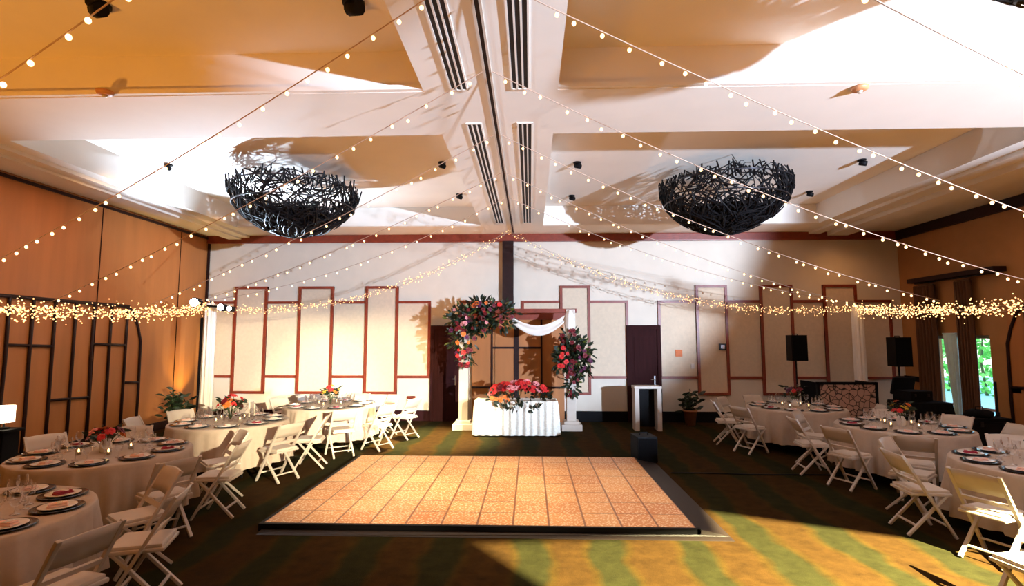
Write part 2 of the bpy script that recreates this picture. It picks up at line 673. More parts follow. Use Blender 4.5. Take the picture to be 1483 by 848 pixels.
# folding partition stacked in the pocket behind the arch
m = MB()
PZ = on_y(760, 463, YB).z
for k in range(4):
    xa = XP0 + (XP1 - XP0) * k / 4
    m.box((xa + (XP1 - XP0) / 8, YB - .07, PZ / 2), ((XP1 - XP0) / 4 - .01, .10, PZ))
o = struct('wall_partition', m, VENEER)
m = MB()
for px, w in ((713, .045), (748, .12), (784, .045)):
    m.box((bx(px), YB - .13, PZ / 2), (w, .03, PZ))
for (a, b, py) in ((713, 748, 503), (748, 784, 503), (684, 713, 560), (784, 817, 560)):
    m.box(((bx(a) + bx(b)) / 2, YB - .128, on_y(750, py, YB).z), (bx(b) - bx(a), .02, .05))
struct('trim_6', m, DARK_WOOD)
struct('trim_7', MB().box(((XP0 + XP1) / 2, YB - .12, PZ + .12), (XP1 - XP0 + .1, .14, .24)), RED_WOOD)
struct('trim_8', MB().box((on_y(736, 400, YB).x, YB - .09, (4.55 + PZ) / 2), (.28, .18, 4.55 - PZ)), DARK_WOOD)


# veneer partition on the left wall with its inlaid cane lines
def partition(x, sgn, y0, y1, tag_name, zt, tip):
    nx = x + sgn * .02
    m = MB()
    n = int(round((y1 - y0) / .42))
    ys = [y1 - .42 * k for k in range(n + 1)]
    for k, y in enumerate(ys):
        if k == 0:
            pts = [(nx, y, 0), (nx, y + .02, .9), (nx, y, zt - .75), (nx, y - .10, zt - .45), (nx, y - .22, zt - .2), (nx, y - .40, zt - .02)]
        else:
            ph = R.uniform(-.02, .02)
            pts = [(nx, y - .01, 0), (nx, y + ph, .8), (nx, y - ph, 1.7), (nx, y, zt)]
        m.tube(pts, .028, 6)
    m.tube([(nx, ys[1] + .02, zt - .02), (nx, y0, zt + .02)], .034, 6)
    spec = ((-3, -1, 1.93), (-5, -3, .95), (-7, -5, 1.93), (-8, -7, 1.13))
    for q in range(0, n - 1, 8):
        for a, b, z in ((0, 1, 1.13), (1, 3, 1.93), (3, 5, .95), (5, 7, 1.93), (7, 8, .6)):
            if q + b < len(ys):
                m.tube([(nx, ys[q + a], z), (nx, ys[q + b], z + .03)], .026, 6)
    struct(tag_name, m, DARK_WOOD)


partition(XL, 1, -3.0, on_x(202, 500, XL).y, 'wall_left_inlay', 2.76, True)
m = MB()
for py in (5.2, 7.6, 9.95, 12.3):
    m.box((XL + .004, py, 2.4), (.008, .02, 4.5))
struct('wall_left_seam', m, DOOR_WOOD)
YPR = on_x(1464, 500, XR).y
struct('wall_right_panel', MB().box((XR - .02, (YPR - 5 + YPR) / 2, 1.35), (.04, 5, 2.7)), VENEER)
partition(XR - .04, -1, YPR - 5, YPR, 'wall_right_inlay', 2.72, True)
# chair rails
m = MB().box((XR - .02, (WY1 + .3 + YB) / 2, 1.10), (.04, YB - WY1 - .3, .13)).box((XR - .02, (YPR + 10.3) / 2, 1.10), (.04, 10.3 - YPR, .13))
struct('trim_9', m, BLACK)
m = MB().box(((bx(1290) + XR) / 2, YB - .02, 1.10), (XR - bx(1290), .04, .10))
struct('trim_10', m, DARK_WOOD)

# glazed door / window in the right wall
m = MB()
for y in (WY0, (WY0 + WY1) / 2, WY1):
    m.box((XR + .12, y, WZ1 / 2 + .06), (.08, .07, WZ1 - .12))
for z in (.16, WZ1 - .03):
    m.box((XR + .12, (WY0 + WY1) / 2, z), (.08, WY1 - WY0, .07))
m.box((XR + .12, (WY0 + WY1) / 2, .62), (.06, WY1 - WY0, .05))
wo = struct('window_1', m, CHAIR_W)
MB().box((XR + .12, (WY0 + WY1) / 2, WZ1 / 2 + .06), (.012, WY1 - WY0, WZ1 - .16)).build('window_pane', PANE, wo)
# outside
struct('ground', MB().box((XR + 9.3, 12, -.06), (18, 36, .1)), PAVE)


def hedge():
    m = MB()
    for k in range(2200):
        p = Vector((XR + 7.5 + R.uniform(-.5, .5), R.uniform(13.5, 24.5), R.uniform(.0, 2.9)))
        m.leaf(p, (R.uniform(-1, 1), R.uniform(-1, 1), R.uniform(-.3, 1)), R.uniform(.16, .3), R.uniform(.05, .09))
    o = thing('hedge', 'green hedge outside beyond the curtained glass door', 'hedge', (0, 0, 0))
    m.build('foliage', HEDGE, o)
    t = MB()
    for k in range(12):
        y = 13.8 + k * .9
        t.tube([(XR + 7.5, y, -.01), (XR + 7.5 + R.uniform(-.1, .1), y + R.uniform(-.2, .2), 1.2), (XR + 7.5, y, 2.2)], [.05, .04, .02], 6)
    t.build('stems', STEM, o)


hedge()


# curtains
def curtain(name, label, y0, y1, z0, z1, x, m_, folds, amp=.05, gather=1.0, cat='curtain', pinch=None):
    o = thing(name, label, cat, (x, (y0 + y1) / 2, z0))
    w = y1 - y0
    n = folds * 8
    rows = 10
    V, F = [], []
    for side in (0, 1):
        for j in range(rows + 1):
            t = j / rows
            g = 1.0
            if pinch:
                g = pinch(t)
            for i in range(n + 1):
                u = i / n
                yy = (u - .5) * w
                if pinch:
                    yy = -w / 2 + u * w * g
                xx = amp * math.sin(u * folds * 2 * PI + .6 * math.sin(t * 3)) + (.006 if side else -.006)
                V.append((xx, yy, t * (z1 - z0)))
    W = n + 1
    S = (rows + 1) * W
    for j in range(rows):
        for i in range(n):
            a = j * W + i
            F.append((a, a + 1, a + W + 1, a + W))
            F.append((S + a, S + a + W, S + a + W + 1, S + a + 1))
    m = MB().add(V, F, True)
    m.build('drape', m_, o)
    h = MB()
    h.box((0, 0, z1 - z0 + .015), (.05, w if not pinch else w, .03))
    h.build('heading_tape', m_, o)
    return o


CZ = on_x(1372, 407, XR).z


def cy_(px):
    return on_x(px, 500, XR - .14).y


curtain('curtain', 'brown curtain hanging at the far side of the glass door', cy_(1359), cy_(1331), .03, CZ - .06, XR - .16, CURTAIN, 6, .045)
curtain('curtain', 'brown curtain hanging at the near side of the glass door', cy_(1413), cy_(1391), .03, CZ - .06, XR - .16, CURTAIN, 5, .045)
curtain('sheer_curtain', 'pale sheer gathered in front of the bright glass door', cy_(1381) + .02, cy_(1361), .05, 2.16, XR - .05, SHEER, 3, .03, pinch=lambda t: .35 + .65 * t)
ro = thing('curtain_valance', 'dark pelmet board above the brown curtains', 'pelmet', (XR - .14, 11.6, CZ + .035))
MB().box((0, 0, .05), (.26, 2.35, .10), bev=.01).build('board', DARK_WOOD, ro)
MB().tube([(0, -1.1, -.02), (0, 1.1, -.02)], .012).build('rail', METAL, ro)

# ceiling things
def vent(label, x, y0, y1):
    o = thing('ceiling_vent', label, 'vent', (x, (y0 + y1) / 2, ZB), 0, 'linear vents in the central ceiling beam')
    L = y1 - y0
    f = MB()
    for k in range(4):
        f.box((-.09 + k * .06, 0, -.008), (.018, L, .016))
    for s in (-1, 1):
        f.box((0, s * L / 2, -.008), (.198, .02, .016))
    f.build('frame', CEIL, o)
    for k in range(3):
        MB().box((-.06 + k * .06, 0, -.003), (.04, L - .02, .006)).build('slot', VENT_DARK, o)


vent('long slotted ceiling vent left of the beam track, front stretch', -.76, 3.0, 5.45)
vent('long slotted ceiling vent left of the beam track, rear stretch', -.70, 6.35, 12.0)
vent('long slotted ceiling vent right of the beam track, front stretch', -.10, 3.0, 5.45)
vent('long slotted ceiling vent right of the beam track, rear stretch', -.06, 6.35, 12.0)
o = thing('ceiling_track', 'dark partition track running down the central ceiling beam', 'track', ((CX0 + CX1) / 2, 5.0, ZB))
MB().box((-.03, 0, -.01), (.022, 16.4, .02)).box((.03, 0, -.01), (.022, 16.4, .02)).build('rail', CHAIR_W, o)
MB().box((0, 0, -.004), (.045, 16.4, .008)).build('slot', DARK_WOOD, o)


def spot_fitting(px, py, z, label, big=False):
    p = on_z(px, py, z)
    o = thing('ceiling_spotlight', label, 'ceiling light', (p.x, p.y, z), 0, 'small dark ceiling spotlights')
    k = 1.5 if big else 1.0
    MB().lathe([(.001, 0), (.07 * k, 0), (.07 * k, -.02), (.001, -.02)], n=14).build('base', BLACK, o)
    MB().tube([(0, 0, -.02), (.02, -.02, -.06)], .015 * k).tube([(.05 * k, -.05, -.09), (-.03 * k, .02, -.05)], .045 * k, 10).build('lamp_head', BLACK, o)


spot_fitting(640, 235, ZC, 'dark ceiling spotlight in the left coffer beside the central beam, nearer one')
spot_fitting(665, 281, ZC, 'dark ceiling spotlight in the left coffer beside the central beam, farther one')
spot_fitting(836, 235, ZC, 'dark ceiling spotlight left of the right basket chandelier, nearer one')
spot_fitting(828, 283, ZC, 'dark ceiling spotlight left of the right basket chandelier, farther one')
spot_fitting(1248, 231, ZC, 'dark ceiling spotlight right of the right basket chandelier, nearer one')
spot_fitting(1172, 277, ZC, 'dark ceiling spotlight right of the right basket chandelier, farther one')
spot_fitting(244, 238, ZC, 'dark ceiling spotlight left of the left basket chandelier')
spot_fitting(143, 6, ZC, 'black ceiling spotlight in the amber front coffer, toward the partition wall', True)
spot_fitting(512, 3, ZC, 'black ceiling spotlight in the amber front coffer, toward the central beam', True)
for px, py, lab in ((152, 132, 'small tan ceiling fitting under the cross beam on the amber side'), (1245, 126, 'small tan ceiling fitting under the cross beam on the white side')):
    p = on_z(px, py, ZB)
    o = thing('ceiling_sensor', lab, 'sensor', (p.x, p.y, ZB))
    MB().lathe([(.001, 0), (.085, 0), (.08, -.03), (.05, -.045), (.001, -.045)], n=16).build('housing', FITTING, o)
    MB().lathe([(.001, -.045), (.03, -.045), (.02, -.065), (.001, -.065)], n=10).build('lens', CHAIR_W, o)


# chandeliers: bowl-shaped baskets of dark woven cane
def chandelier(label, x, y, seed):
    rr = random.Random(seed)
    Rr, H, zr = 1.14, .87, 4.81
    o = thing('basket_chandelier', label, 'chandelier', (x, y, zr), 0, 'bowl shaped woven chandeliers')

    def pt(th, a, k=1.0):
        # th 0 at the bottom, pi/2 at rim
        sr = math.sin(th) ** 1.18
        return Vector((Rr * k * sr * math.cos(a), Rr * k * sr * math.sin(a), -H * k * math.cos(th)))
    m = MB()
    for i in range(1000):
        th = math.acos(rr.uniform(-.10, .92)) if i % 4 else rr.uniform(.1, 1.0)
        a = rr.uniform(0, 2 * PI)
        k = rr.uniform(.9, 1.0)
        dth = rr.uniform(-.55, .55)
        da = rr.uniform(-.5, .5) / max(.35, math.sin(th))
        pts = []
        for q in range(5):
            t = q / 4 - .5
            tq = max(.02, min(1.72, th + dth * t))
            pts.append(pt(tq, a + da * t, k))
        w = rr.uniform(.006, .015)
        m.tube(pts, w, 4, smooth=False)
    for i in range(90):
        a = i / 90 * 2 * PI + rr.uniform(-.05, .05)
        p = pt(PI / 2, a)
        m.tube([p + Vector((0, 0, -.12)), p * .97 + Vector((rr.uniform(-.1, .1), rr.uniform(-.1, .1), rr.uniform(.06, .18)))], .014, 4, smooth=False)
    m.build('woven_basket', TWIG, o)
    r = MB()
    for (zz, k) in ((0, 1.0), (-.30, .94)):
        r.tube([(Rr * k * math.cos(t / 48 * 2 * PI), Rr * k * math.sin(t / 48 * 2 * PI), zz) for t in range(49)], .012, 6, caps=False)
    r.build('hoop', METAL, o)
    s = MB()
    # inner lamp bowl
    prof = [(.001, -H * .9)] + [(Rr * .76 * math.sin(t / 10 * PI / 2 * .62), -H * .9 * math.cos(t / 10 * PI / 2 * .62)) for t in range(1, 11)]
    s.lathe(prof, n=28)
    s.build('inner_bowl', BLACK, o)
    c = MB()
    for k in range(3):
        a = k * 2 * PI / 3 + .4
        c.tube([(Rr * math.cos(a), Rr * math.sin(a), 0), (Rr * .55 * math.cos(a), Rr * .55 * math.sin(a), ZC - zr)], .008, 6)
    c.build('hanger', METAL, o)
    return o


CHX_L, CHX_R, CHY = -4.42, 3.56, 9.55
chandelier('dark woven bowl chandelier hanging above the partition-side tables', CHX_L, CHY, 3)
chandelier('dark woven bowl chandelier hanging above the carpet on the window side', CHX_R, CHY, 5)
chandelier('dark woven bowl chandelier hung in the white front coffer, casting its shadow there', CHX_R, 2.65, 9)

# small fittings on the back wall
def wall_box(name, label, cat, px, py, w, h, m_, d=.03, y=YB, inner=None):
    p = on_y(px, py, y)
    o = thing(name, label, cat, (p.x, y - .002, p.z))
    MB().box((0, -d / 2, 0), (w, d, h), bev=.006).build('housing', m_, o)
    MB().box((0, -d - .004, 0), (w * .6, .008, h * .6), bev=.002).build('face', inner or CHAIR_W, o)
    return o


wall_box('wall_sign', 'small round-edged orange notice on the wall right of the dark door', 'sign', 983, 511, .17, .17, ORANGE_SIGN, .015, YB - .012, ORANGE_SIGN)
wall_box('light_switch', 'small white wall plate below the orange notice', 'switch', 1003, 530, .09, .12, CHAIR_W, .015, YB - .012)
wall_box('thermostat', 'dark wall thermostat on the slim panel frame', 'thermostat', 1046, 502, .16, .16, METAL, .04, YB - .065, CHROME)
wall_box('wall_box', 'black wall box in an orange wooden surround near the left dark door', 'box', 596, 581, .20, .28, RED_WOOD, .05, YB, BLACK)
# ------------------------------------------------------------------ dance floor
DH = .075
nl, nr = on_z(383, 756, DH), on_z(1008, 764, DH)
fl, fr = on_z(526, 657, DH), on_z(920, 664, DH)
DX0, DX1 = (nl.x + fl.x) / 2, (nr.x + fr.x) / 2
DY0, DY1 = (nl.y + nr.y) / 2, (fl.y + fr.y) / 2
DW, DD = DX1 - DX0, DY1 - DY0
print('dance', DX0, DX1, DY0, DY1)
o = thing('dance_floor', 'raised peach panelled dance floor in the middle of the carpet', 'dance floor', (DX0, DY0, 0))
MB().box((DW / 2, DD / 2, DH / 2 + .004), (DW, DD, DH - .004)).build('panel_deck', dance_material(12, 8, DW, DD), o)
MB().box((DW / 2, -.02, DH / 2), (DW + .08, .04, DH + .004)).box((-.02, DD / 2, DH / 2), (.04, DD, DH + .004)).build('black_skirt', BLACK, o)
m = MB()
rw = .34
# sloping edge ramp on the right and along the front
m.add([(DW + .002, -.04, DH), (DW + .002, DD, DH), (DW + rw, DD, .006), (DW + rw, -.04, .006), (DW + .002, -.04, .0), (DW + .002, DD, 0), (DW + rw, DD, 0), (DW + rw, -.04, 0)],
      [(0, 3, 2, 1), (4, 5, 6, 7), (0, 1, 5, 4), (2, 3, 7, 6), (0, 4, 7, 3), (1, 2, 6, 5)])
m.add([(.0, -.042, .02), (DW, -.042, .02), (DW + rw, -.042, .006), (DW + rw, -.16, .004), (0, -.16, .004), (0, -.042, 0), (DW + rw, -.042, 0), (DW + rw, -.16, 0), (0, -.16, 0)],
      [(0, 4, 3, 2, 1), (5, 6, 7, 8), (0, 1, 2, 6, 5), (4, 8, 7, 3), (0, 5, 8, 4), (2, 3, 7, 6)])
m.build('edge_ramp', RAMP, o)


# ------------------------------------------------------------------ white folding chair (faces +Y)
def make_chair(label):
    o = thing('folding_chair', label, 'chair')
    W = .205
    top = Vector((0, -.27, .83))
    foot = Vector((0, .20, .0))
    d = foot - top
    for s in (-1, 1):
        a = top + Vector((s * W, 0, 0))
        b = foot + Vector((s * W, 0, .012))
        MB().bar(a, b, .034, .026, (0, 1, 0), .006).build('front_leg', CHAIR_W, o)
    for s in (-1, 1):
        MB().bar((s * (W - .034), .15, .43), (s * (W - .034), -.24, .012), .032, .026, (0, 1, 0), .006).build('rear_leg', CHAIR_W, o)
    # seat shell and pad
    MB().box((0, .0, .435), (.38, .40, .03), bev=.012).build('seat', CHAIR_W, o)
    MB().box((0, .0, .463), (.35, .37, .032), bev=.014).build('seat_pad', CHAIR_PAD, o)

    def on_rail(z):
        t = (z - top.z) / (foot.z - top.z)
        return top.y + d.y * t
    b = MB()
    rot = Matrix.Rotation(math.atan2(d.y, -d.z), 3, 'X')
    # slightly dished top panel
    V, F = [], []
    for side in (0, 1):
        for j in range(4):
            z = .635 + j * .062
            for i in range(9):
                u = i / 8 - .5
                y = on_rail(z) - .022 * (1 - (2 * u) ** 2) + (.012 if side else -.008)
                zz = z + (.012 * (1 - (2 * u) ** 2) if j == 3 else 0)
                V.append((u * .40, y, zz))
    for j in range(3):
        for i in range(8):
            a = j * 9 + i
            F += [(a, a + 1, a + 10, a + 9), (36 + a, 36 + a + 9, 36 + a + 10, 36 + a + 1)]
    for i in range(8):
        F += [(i, 36 + i, 37 + i, i + 1), (27 + i, 28 + i, 64 + i, 63 + i)]
    b.add(V, F, True)
    b.build('backrest', CHAIR_W, o)
    MB().box((0, on_rail(.55), .55), (.39, .018, .045), rot, .004).build('back_slat', CHAIR_W, o)
    MB().tube([(-W, on_rail(.13), .13), (W, on_rail(.13), .13)], .012, 8).build('stretcher', CHAIR_W, o)
    yr = -.24 + .39 * (.10 / .43)
    MB().bar((-W + .034, yr, .11), (W - .034, yr, .11), .024, .018, (0, 0, 1), .004).build('stretcher', CHAIR_W, o)
    return o


# table layout: name, centre, phrase, wall word, seat angle offset
TABLES = [
    ('T1', (-4.25, 3.80), 'front partition-side table', 'partition', 2, 'orange'),
    ('T2', (-4.90, 6.02), 'second partition-side table', 'partition', -8, 'mixed'),
    ('T3', (-4.78, 8.35), 'third partition-side table', 'partition', -10, 'red'),
    ('T4', (-3.98, 10.45), 'last partition-side table', 'partition', -6, 'yellow'),
    ('R3', (5.42, 5.75), 'front window-side table', 'window', 8, 'deep'),
    ('R2', (5.55, 8.20), 'second window-side table', 'window', 8, 'redtall'),
    ('R1', (5.10, 10.45), 'last window-side table', 'window', 8, 'plum'),
]
TR = .86
SEATS = ['front side', 'front dance-floor corner', 'dance-floor side toward the front', 'dance-floor side toward the rear', 'rear dance-floor corner',
         'rear side', 'rear {w} corner', '{w} side toward the rear', '{w} side toward the front', 'front {w} corner']


def seats(T):
    name, (cx, cy), ph, w, off, st = T
    out = []
    for k in range(10):
        ang = -90 + 36 * k + off
        if w == 'window':
            ang = 180 - (-90 + 36 * k) + off
        a = math.radians(ang)
        out.append((a, SEATS[k].format(w=w)))
    return out


def make_table(cx, cy, ph):
    o = thing('round_table', 'round banquet table under the white cloth, the ' + ph, 'table', (cx, cy, 0), 0, 'round banquet tables')
    MB().lathe([(.001, .715), (TR - .03, .715), (TR - .01, .725), (TR - .01, .745), (TR - .02, .75), (.001, .75)], n=40).build('tabletop', RED_WOOD, o)
    for s in (-1, 1):
        for t in (-1, 1):
            MB().tube([(s * .4, t * .4, .715), (s * .46, t * .46, .3), (s * .48, t * .48, .006)], .018, 8).build('leg', METAL, o)
    return o


def make_cloth(cx, cy, ph, seed):
    rr = random.Random(seed)
    p1, p2 = rr.uniform(0, 6), rr.uniform(0, 6)
    nf = 16 + seed % 4
    hem = .17

    def wave(a, j, z):
        if z >= .75:
            return 0
        t = (.76 - z) / (.76 - hem)
        return t * (.045 * math.sin(nf * a + p1) + .025 * math.sin((nf * 2 + 5) * a + p2) + .02 * math.sin(5 * a + p2))
    prof = [(.001, .757), (.4, .757), (TR - .05, .757), (TR - .005, .756), (TR + .008, .745), (TR + .012, .70), (TR + .02, .6), (TR + .035, .45), (TR + .05, .3), (TR + .055, hem)]
    m = MB().lathe(prof, n=160, wave=wave)
    c = m.build('tablecloth', CLOTH, None, (cx, cy, 0))
    tag(c, 'white floor length cloth draped over the ' + ph, 'tablecloth', 'white tablecloths')
    return c


def make_charger():
    o = thing('charger_plate', 'dark round charger plate waiting on table', 'plate')
    MB().lathe([(.001, .0), (.11, .0), (.165, .012), (.170, .016), (.165, .020), (.115, .010), (.001, .010)], n=28).build('plate_body', NAVY, o)
    return o


def make_plate():
    o = thing('dinner_plate', 'white dinner plate on dark charger', 'plate')
    MB().lathe([(.001, 0), (.075, 0), (.118, .012), (.122, .016), (.117, .019), (.076, .008), (.001, .008)], n=28).build('plate_body', CHINA, o)
    return o


def make_napkin(m_, nm):
    o = thing('folded_napkin', nm + ' napkin folded on plate', 'napkin')
    mm = MB().box((0, 0, .006), (.07, .125, .012), bev=.005).box((.004, .0, .018), (.06, .11, .012), bev=.005)
    mm.build('napkin_cloth', m_, o)
    MB().box((0, -.01, .026), (.062, .03, .006), bev=.002).build('band', CHINA, o)
    return o


def make_wine():
    o = thing('wine_glass', 'stemmed wine glass', 'glass')
    MB().lathe([(.001, 0), (.034, 0), (.034, .003), (.005, .008), (.0045, .09), (.012, .10)], n=14).build('stem', GLASS, o)
    MB().lathe([(.012, .10), (.034, .125), (.040, .155), (.037, .19), (.033, .21)], n=14).build('bowl', GLASS, o)
    return o


def make_tumbler():
    o = thing('water_goblet', 'water goblet', 'glass')
    MB().lathe([(.001, 0), (.033, 0), (.033, .004), (.007, .012), (.007, .05), (.020, .06)], n=14).build('stem', GLASS, o)
    MB().lathe([(.020, .06), (.038, .09), (.041, .13), (.038, .165)], n=14).build('bowl', GLASS, o)
    return o


def make_votive(label):
    o = thing('votive_candle', label, 'candle')
    MB().lathe([(.001, 0), (.030, 0), (.036, .07), (.033, .07), (.028, .006), (.001, .006)], n=14).build('glass_cup', GLASS, o)
    MB().lathe([(.001, .007), (.026, .007), (.027, .035), (.001, .035)], n=12).build('wax', WAX, o)
    MB().ico((0, 0, .052), .010, 1, (1, 1, 1.9)).build('flame', FLAME, o)
    return o


# rosette flower heads
def bloom_mesh(r, seed, rings=3):
    rr = random.Random(seed)
    m = MB()
    for j in range(rings):
        n = 5 + 2 * j
        for k in range(n):
            a = (k + rr.uniform(-.2, .2)) / n * 2 * PI + j
            el = 1.25 - j * .5
            d = Vector((math.cos(a) * math.cos(el), math.sin(a) * math.cos(el), math.sin(el)))
            L = r * (.55 + .28 * j)
            m.leaf((0, 0, 0), d, L, L * .42, (0, 0, 1), .5)
    m.ico((0, 0, r * .18), r * .28, 1)
    return m


BLOOMS = {}


def bloom(parent, p, r, color, d=None):
    """one flower head as its own part; mesh data shared between heads of one kind"""
    key = (color, R.randrange(3))
    if key not in BLOOMS:
        b = bloom_mesh(1.0, len(BLOOMS) + 7).build('bloom', PETALS[color], parent)
        BLOOMS[key] = b.data
    else:
        b = bpy.data.objects.new('bloom', BLOOMS[key])
        COL.objects.link(b)
        b.parent = parent
    b.location = p
    b.scale = (r, r, r)
    d = Vector(d) if d is not None else Vector((R.uniform(-1, 1), R.uniform(-1, 1), R.uniform(.2, 1)))
    b.rotation_euler = d.to_track_quat('Z', 'Y').to_euler()
    return b


STYLE = {
    'orange': (['orange', 'red', 'pink'], 9, .30, .12),
    'mixed': (['red', 'orange', 'pink', 'deep', 'red'], 13, .30, .16),
    'red': (['red', 'red', 'orange', 'deep'], 13, .42, .18),
    'yellow': (['yellow', 'orange', 'red', 'yellow'], 11, .40, .17),
    'deep': (['red', 'deep', 'red', 'pink'], 11, .34, .15),
    'redtall': (['red', 'orange', 'yellow', 'red'], 9, .38, .13),
    'plum': (['plum', 'plum', 'deep', 'red'], 13, .44, .17),
}
WORD = {'orange': 'orange and red', 'mixed': 'loose red, orange and pink', 'red': 'tall bright red', 'yellow': 'yellow and orange', 'deep': 'crimson and pink', 'redtall': 'scarlet and orange', 'plum': 'dark plum'}


def centerpiece(x, y, z, style, label):
    cols, n, h, spread = STYLE[style]
    o = thing('flower_vase', label, 'flowers', (x, y, z), 0, 'table centrepieces')
    MB().lathe([(.001, 0), (.05, 0), (.062, .03), (.06, .09), (.045, .13), (.05, .15), (.043, .15), (.038, .13), (.05, .09), (.05, .03), (.001, .01)], n=20).build('vase', GLASS if style in ('red', 'yellow') else CHINA, o)
    lf = MB()
    st = MB()
    for k in range(n):
        a = k * 2.4 + R.uniform(-.3, .3)
        rad = spread * math.sqrt((k + .5) / n)
        hh = h * R.uniform(.72, 1.0) - rad * .5
        p = Vector((rad * math.cos(a), rad * math.sin(a), max(.17, hh)))
        st.tube([(0, 0, .02), p * .5 + Vector((0, 0, .03)), p], .004, 5)
        bloom(o, p, R.uniform(.040, .062), cols[k % len(cols)], (p.x * 2, p.y * 2, .25))
    for k in range(46):
        a = R.uniform(0, 2 * PI)
        rad = R.uniform(.01, spread)
        p = Vector((rad * math.cos(a), rad * math.sin(a), R.uniform(.15, h * .85)))
        lf.leaf(p, (math.cos(a), math.sin(a), R.uniform(-.3, .9)), R.uniform(.07, .14), R.uniform(.014, .024))
    lf.build('foliage', LEAF, o)
    st.build('stems', STEM, o)
    return o


SRC = {}
TZ = .7575


def put(key, maker, loc, rz, label, group):
    """first use moves the source itself, later uses copy it"""
    if key not in SRC:
        s = maker()
        s.location = loc
        s.rotation_euler = (0, 0, rz)
        tag(s, label, None, group)
        SRC[key] = remember(s)
        return s
    return dup(SRC[key], loc, rz, label, group)


PLACED = [(3.62, 4.02), (-2.62, 11.05)] + [(5.8 + .3 * q, yy) for q in range(6) for yy in (11.0, 11.5)]


def room_for(x, y, bx_, by_, own):
    if any((x - q[0]) ** 2 + (y - q[1]) ** 2 < .56 ** 2 for q in PLACED):
        return False
    for T_ in TABLES:
        if T_[0] != own:
            for (u, v) in ((x, y), (bx_, by_)):
                if math.hypot(u - T_[1][0], v - T_[1][1]) < 1.20:
                    return False
    return True


CHAIR_OK = {}
for T in TABLES:
    order = [2, 3, 1, 4, 0, 9, 8, 7, 6, 5]
    ss = seats(T)
    for k in order:
        a = ss[k][0]
        x, y = T[1][0] + 1.22 * math.cos(a), T[1][1] + 1.22 * math.sin(a)
        if room_for(x, y, T[1][0] + 1.42 * math.cos(a), T[1][1] + 1.42 * math.sin(a), T[0]):
            PLACED.append((x, y))
            CHAIR_OK[(T[0], k)] = True

for ti, T in enumerate(TABLES):
    name, (cx, cy), ph, w, off, st = T
    make_table(cx, cy, ph)
    make_cloth(cx, cy, ph, ti + 3)
    for k, (a, side) in enumerate(seats(T)):
        ca, sa = math.cos(a), math.sin(a)
        # chair
        rd = 1.215 + (0.03 if k % 3 == 0 else 0)
        jit = R.uniform(-.10, .10)
        loc = (cx + rd * ca, cy + rd * sa, 0)
        if (name, k) in CHAIR_OK and (in_frame((loc[0], loc[1], .8), 25) or in_frame((loc[0], loc[1], .1), 25)):
            put('chair', lambda: make_chair('white folding chair at a table'), loc, a + PI / 2 + jit,
                'white folding chair on the ' + side + ' of the ' + ph, 'white folding chairs')

        def at(r, da=0, dz=0):
            return (cx + r * math.cos(a + da), cy + r * math.sin(a + da), TZ + dz)
        if not in_frame(at(.62), 12):
            continue
        tail = ' at the ' + side + ' of the ' + ph
        put('charger', make_charger, at(.665), a, 'dark charger plate' + tail, 'dark charger plates')
        put('plate', make_plate, at(.665, 0, .0105), a, 'white plate' + tail, 'white dinner plates')
        nk = 'plum' if (k + ti) % 4 == 0 else 'blush'
        put('napkin' + nk, (lambda q=nk: make_napkin(PLUM_NAPKIN if q == 'plum' else NAPKIN, q)), at(.665, 0, .0195), a + PI / 2 + .3,
            ('berry red' if nk == 'plum' else 'blush pink') + ' napkin' + tail, 'folded napkins')
        put('wine', make_wine, at(.43, .19), a, 'tall wine glass' + tail, 'wine glasses')
        put('goblet', make_tumbler, at(.44, -.16), a, 'short water goblet' + tail, 'water goblets')
    if in_frame((cx, cy, .9), 60):
        centerpiece(cx, cy, TZ, st, WORD[st] + ' flowers in a vase on the ' + ph)
    for q in range(4):
        a = q * PI / 2 + .5 + ti * .3
        v = (cx + .24 * math.cos(a), cy + .24 * math.sin(a), TZ)
        if in_frame(v, 5):
            sd = ['window', 'rear', 'partition', 'front'][q]
            put('votive', lambda: make_votive('lit votive candle'), v, 0, 'small lit votive candle, %s edge of centrepiece on the %s' % (sd, ph), 'votive candles')

# extra chairs
dup(SRC['chair'], (3.62, 4.02, 0), PI / 2 + .18, 'brightly lit white folding chair turned away from the tables at the carpet edge', 'white folding chairs')
dup(SRC['chair'], (-2.62, 11.05, 0), PI / 2 - .5, 'white folding chair beside the last partition-side table, turned toward the arch', 'white folding chairs')

# candlesticks on the third table
for k, (dx, dy) in enumerate(((.33, -.06), (.33, .10))):
    T = TABLES[2]
    o = thing('candlestick', ('shorter' if k else 'taller') + ' white taper candle beside the red flowers on the third partition-side table', 'candle', (T[1][0] + dx, T[1][1] + dy, TZ))
    MB().lathe([(.001, 0), (.04, 0), (.035, .01), (.008, .02), (.008, .06), (.016, .07), (.001, .07)], n=14).build('holder', CHROME, o)
    MB().lathe([(.011, .07), (.010, .30 - .05 * k), (.001, .305 - .05 * k)], n=10).build('taper', WAX, o)


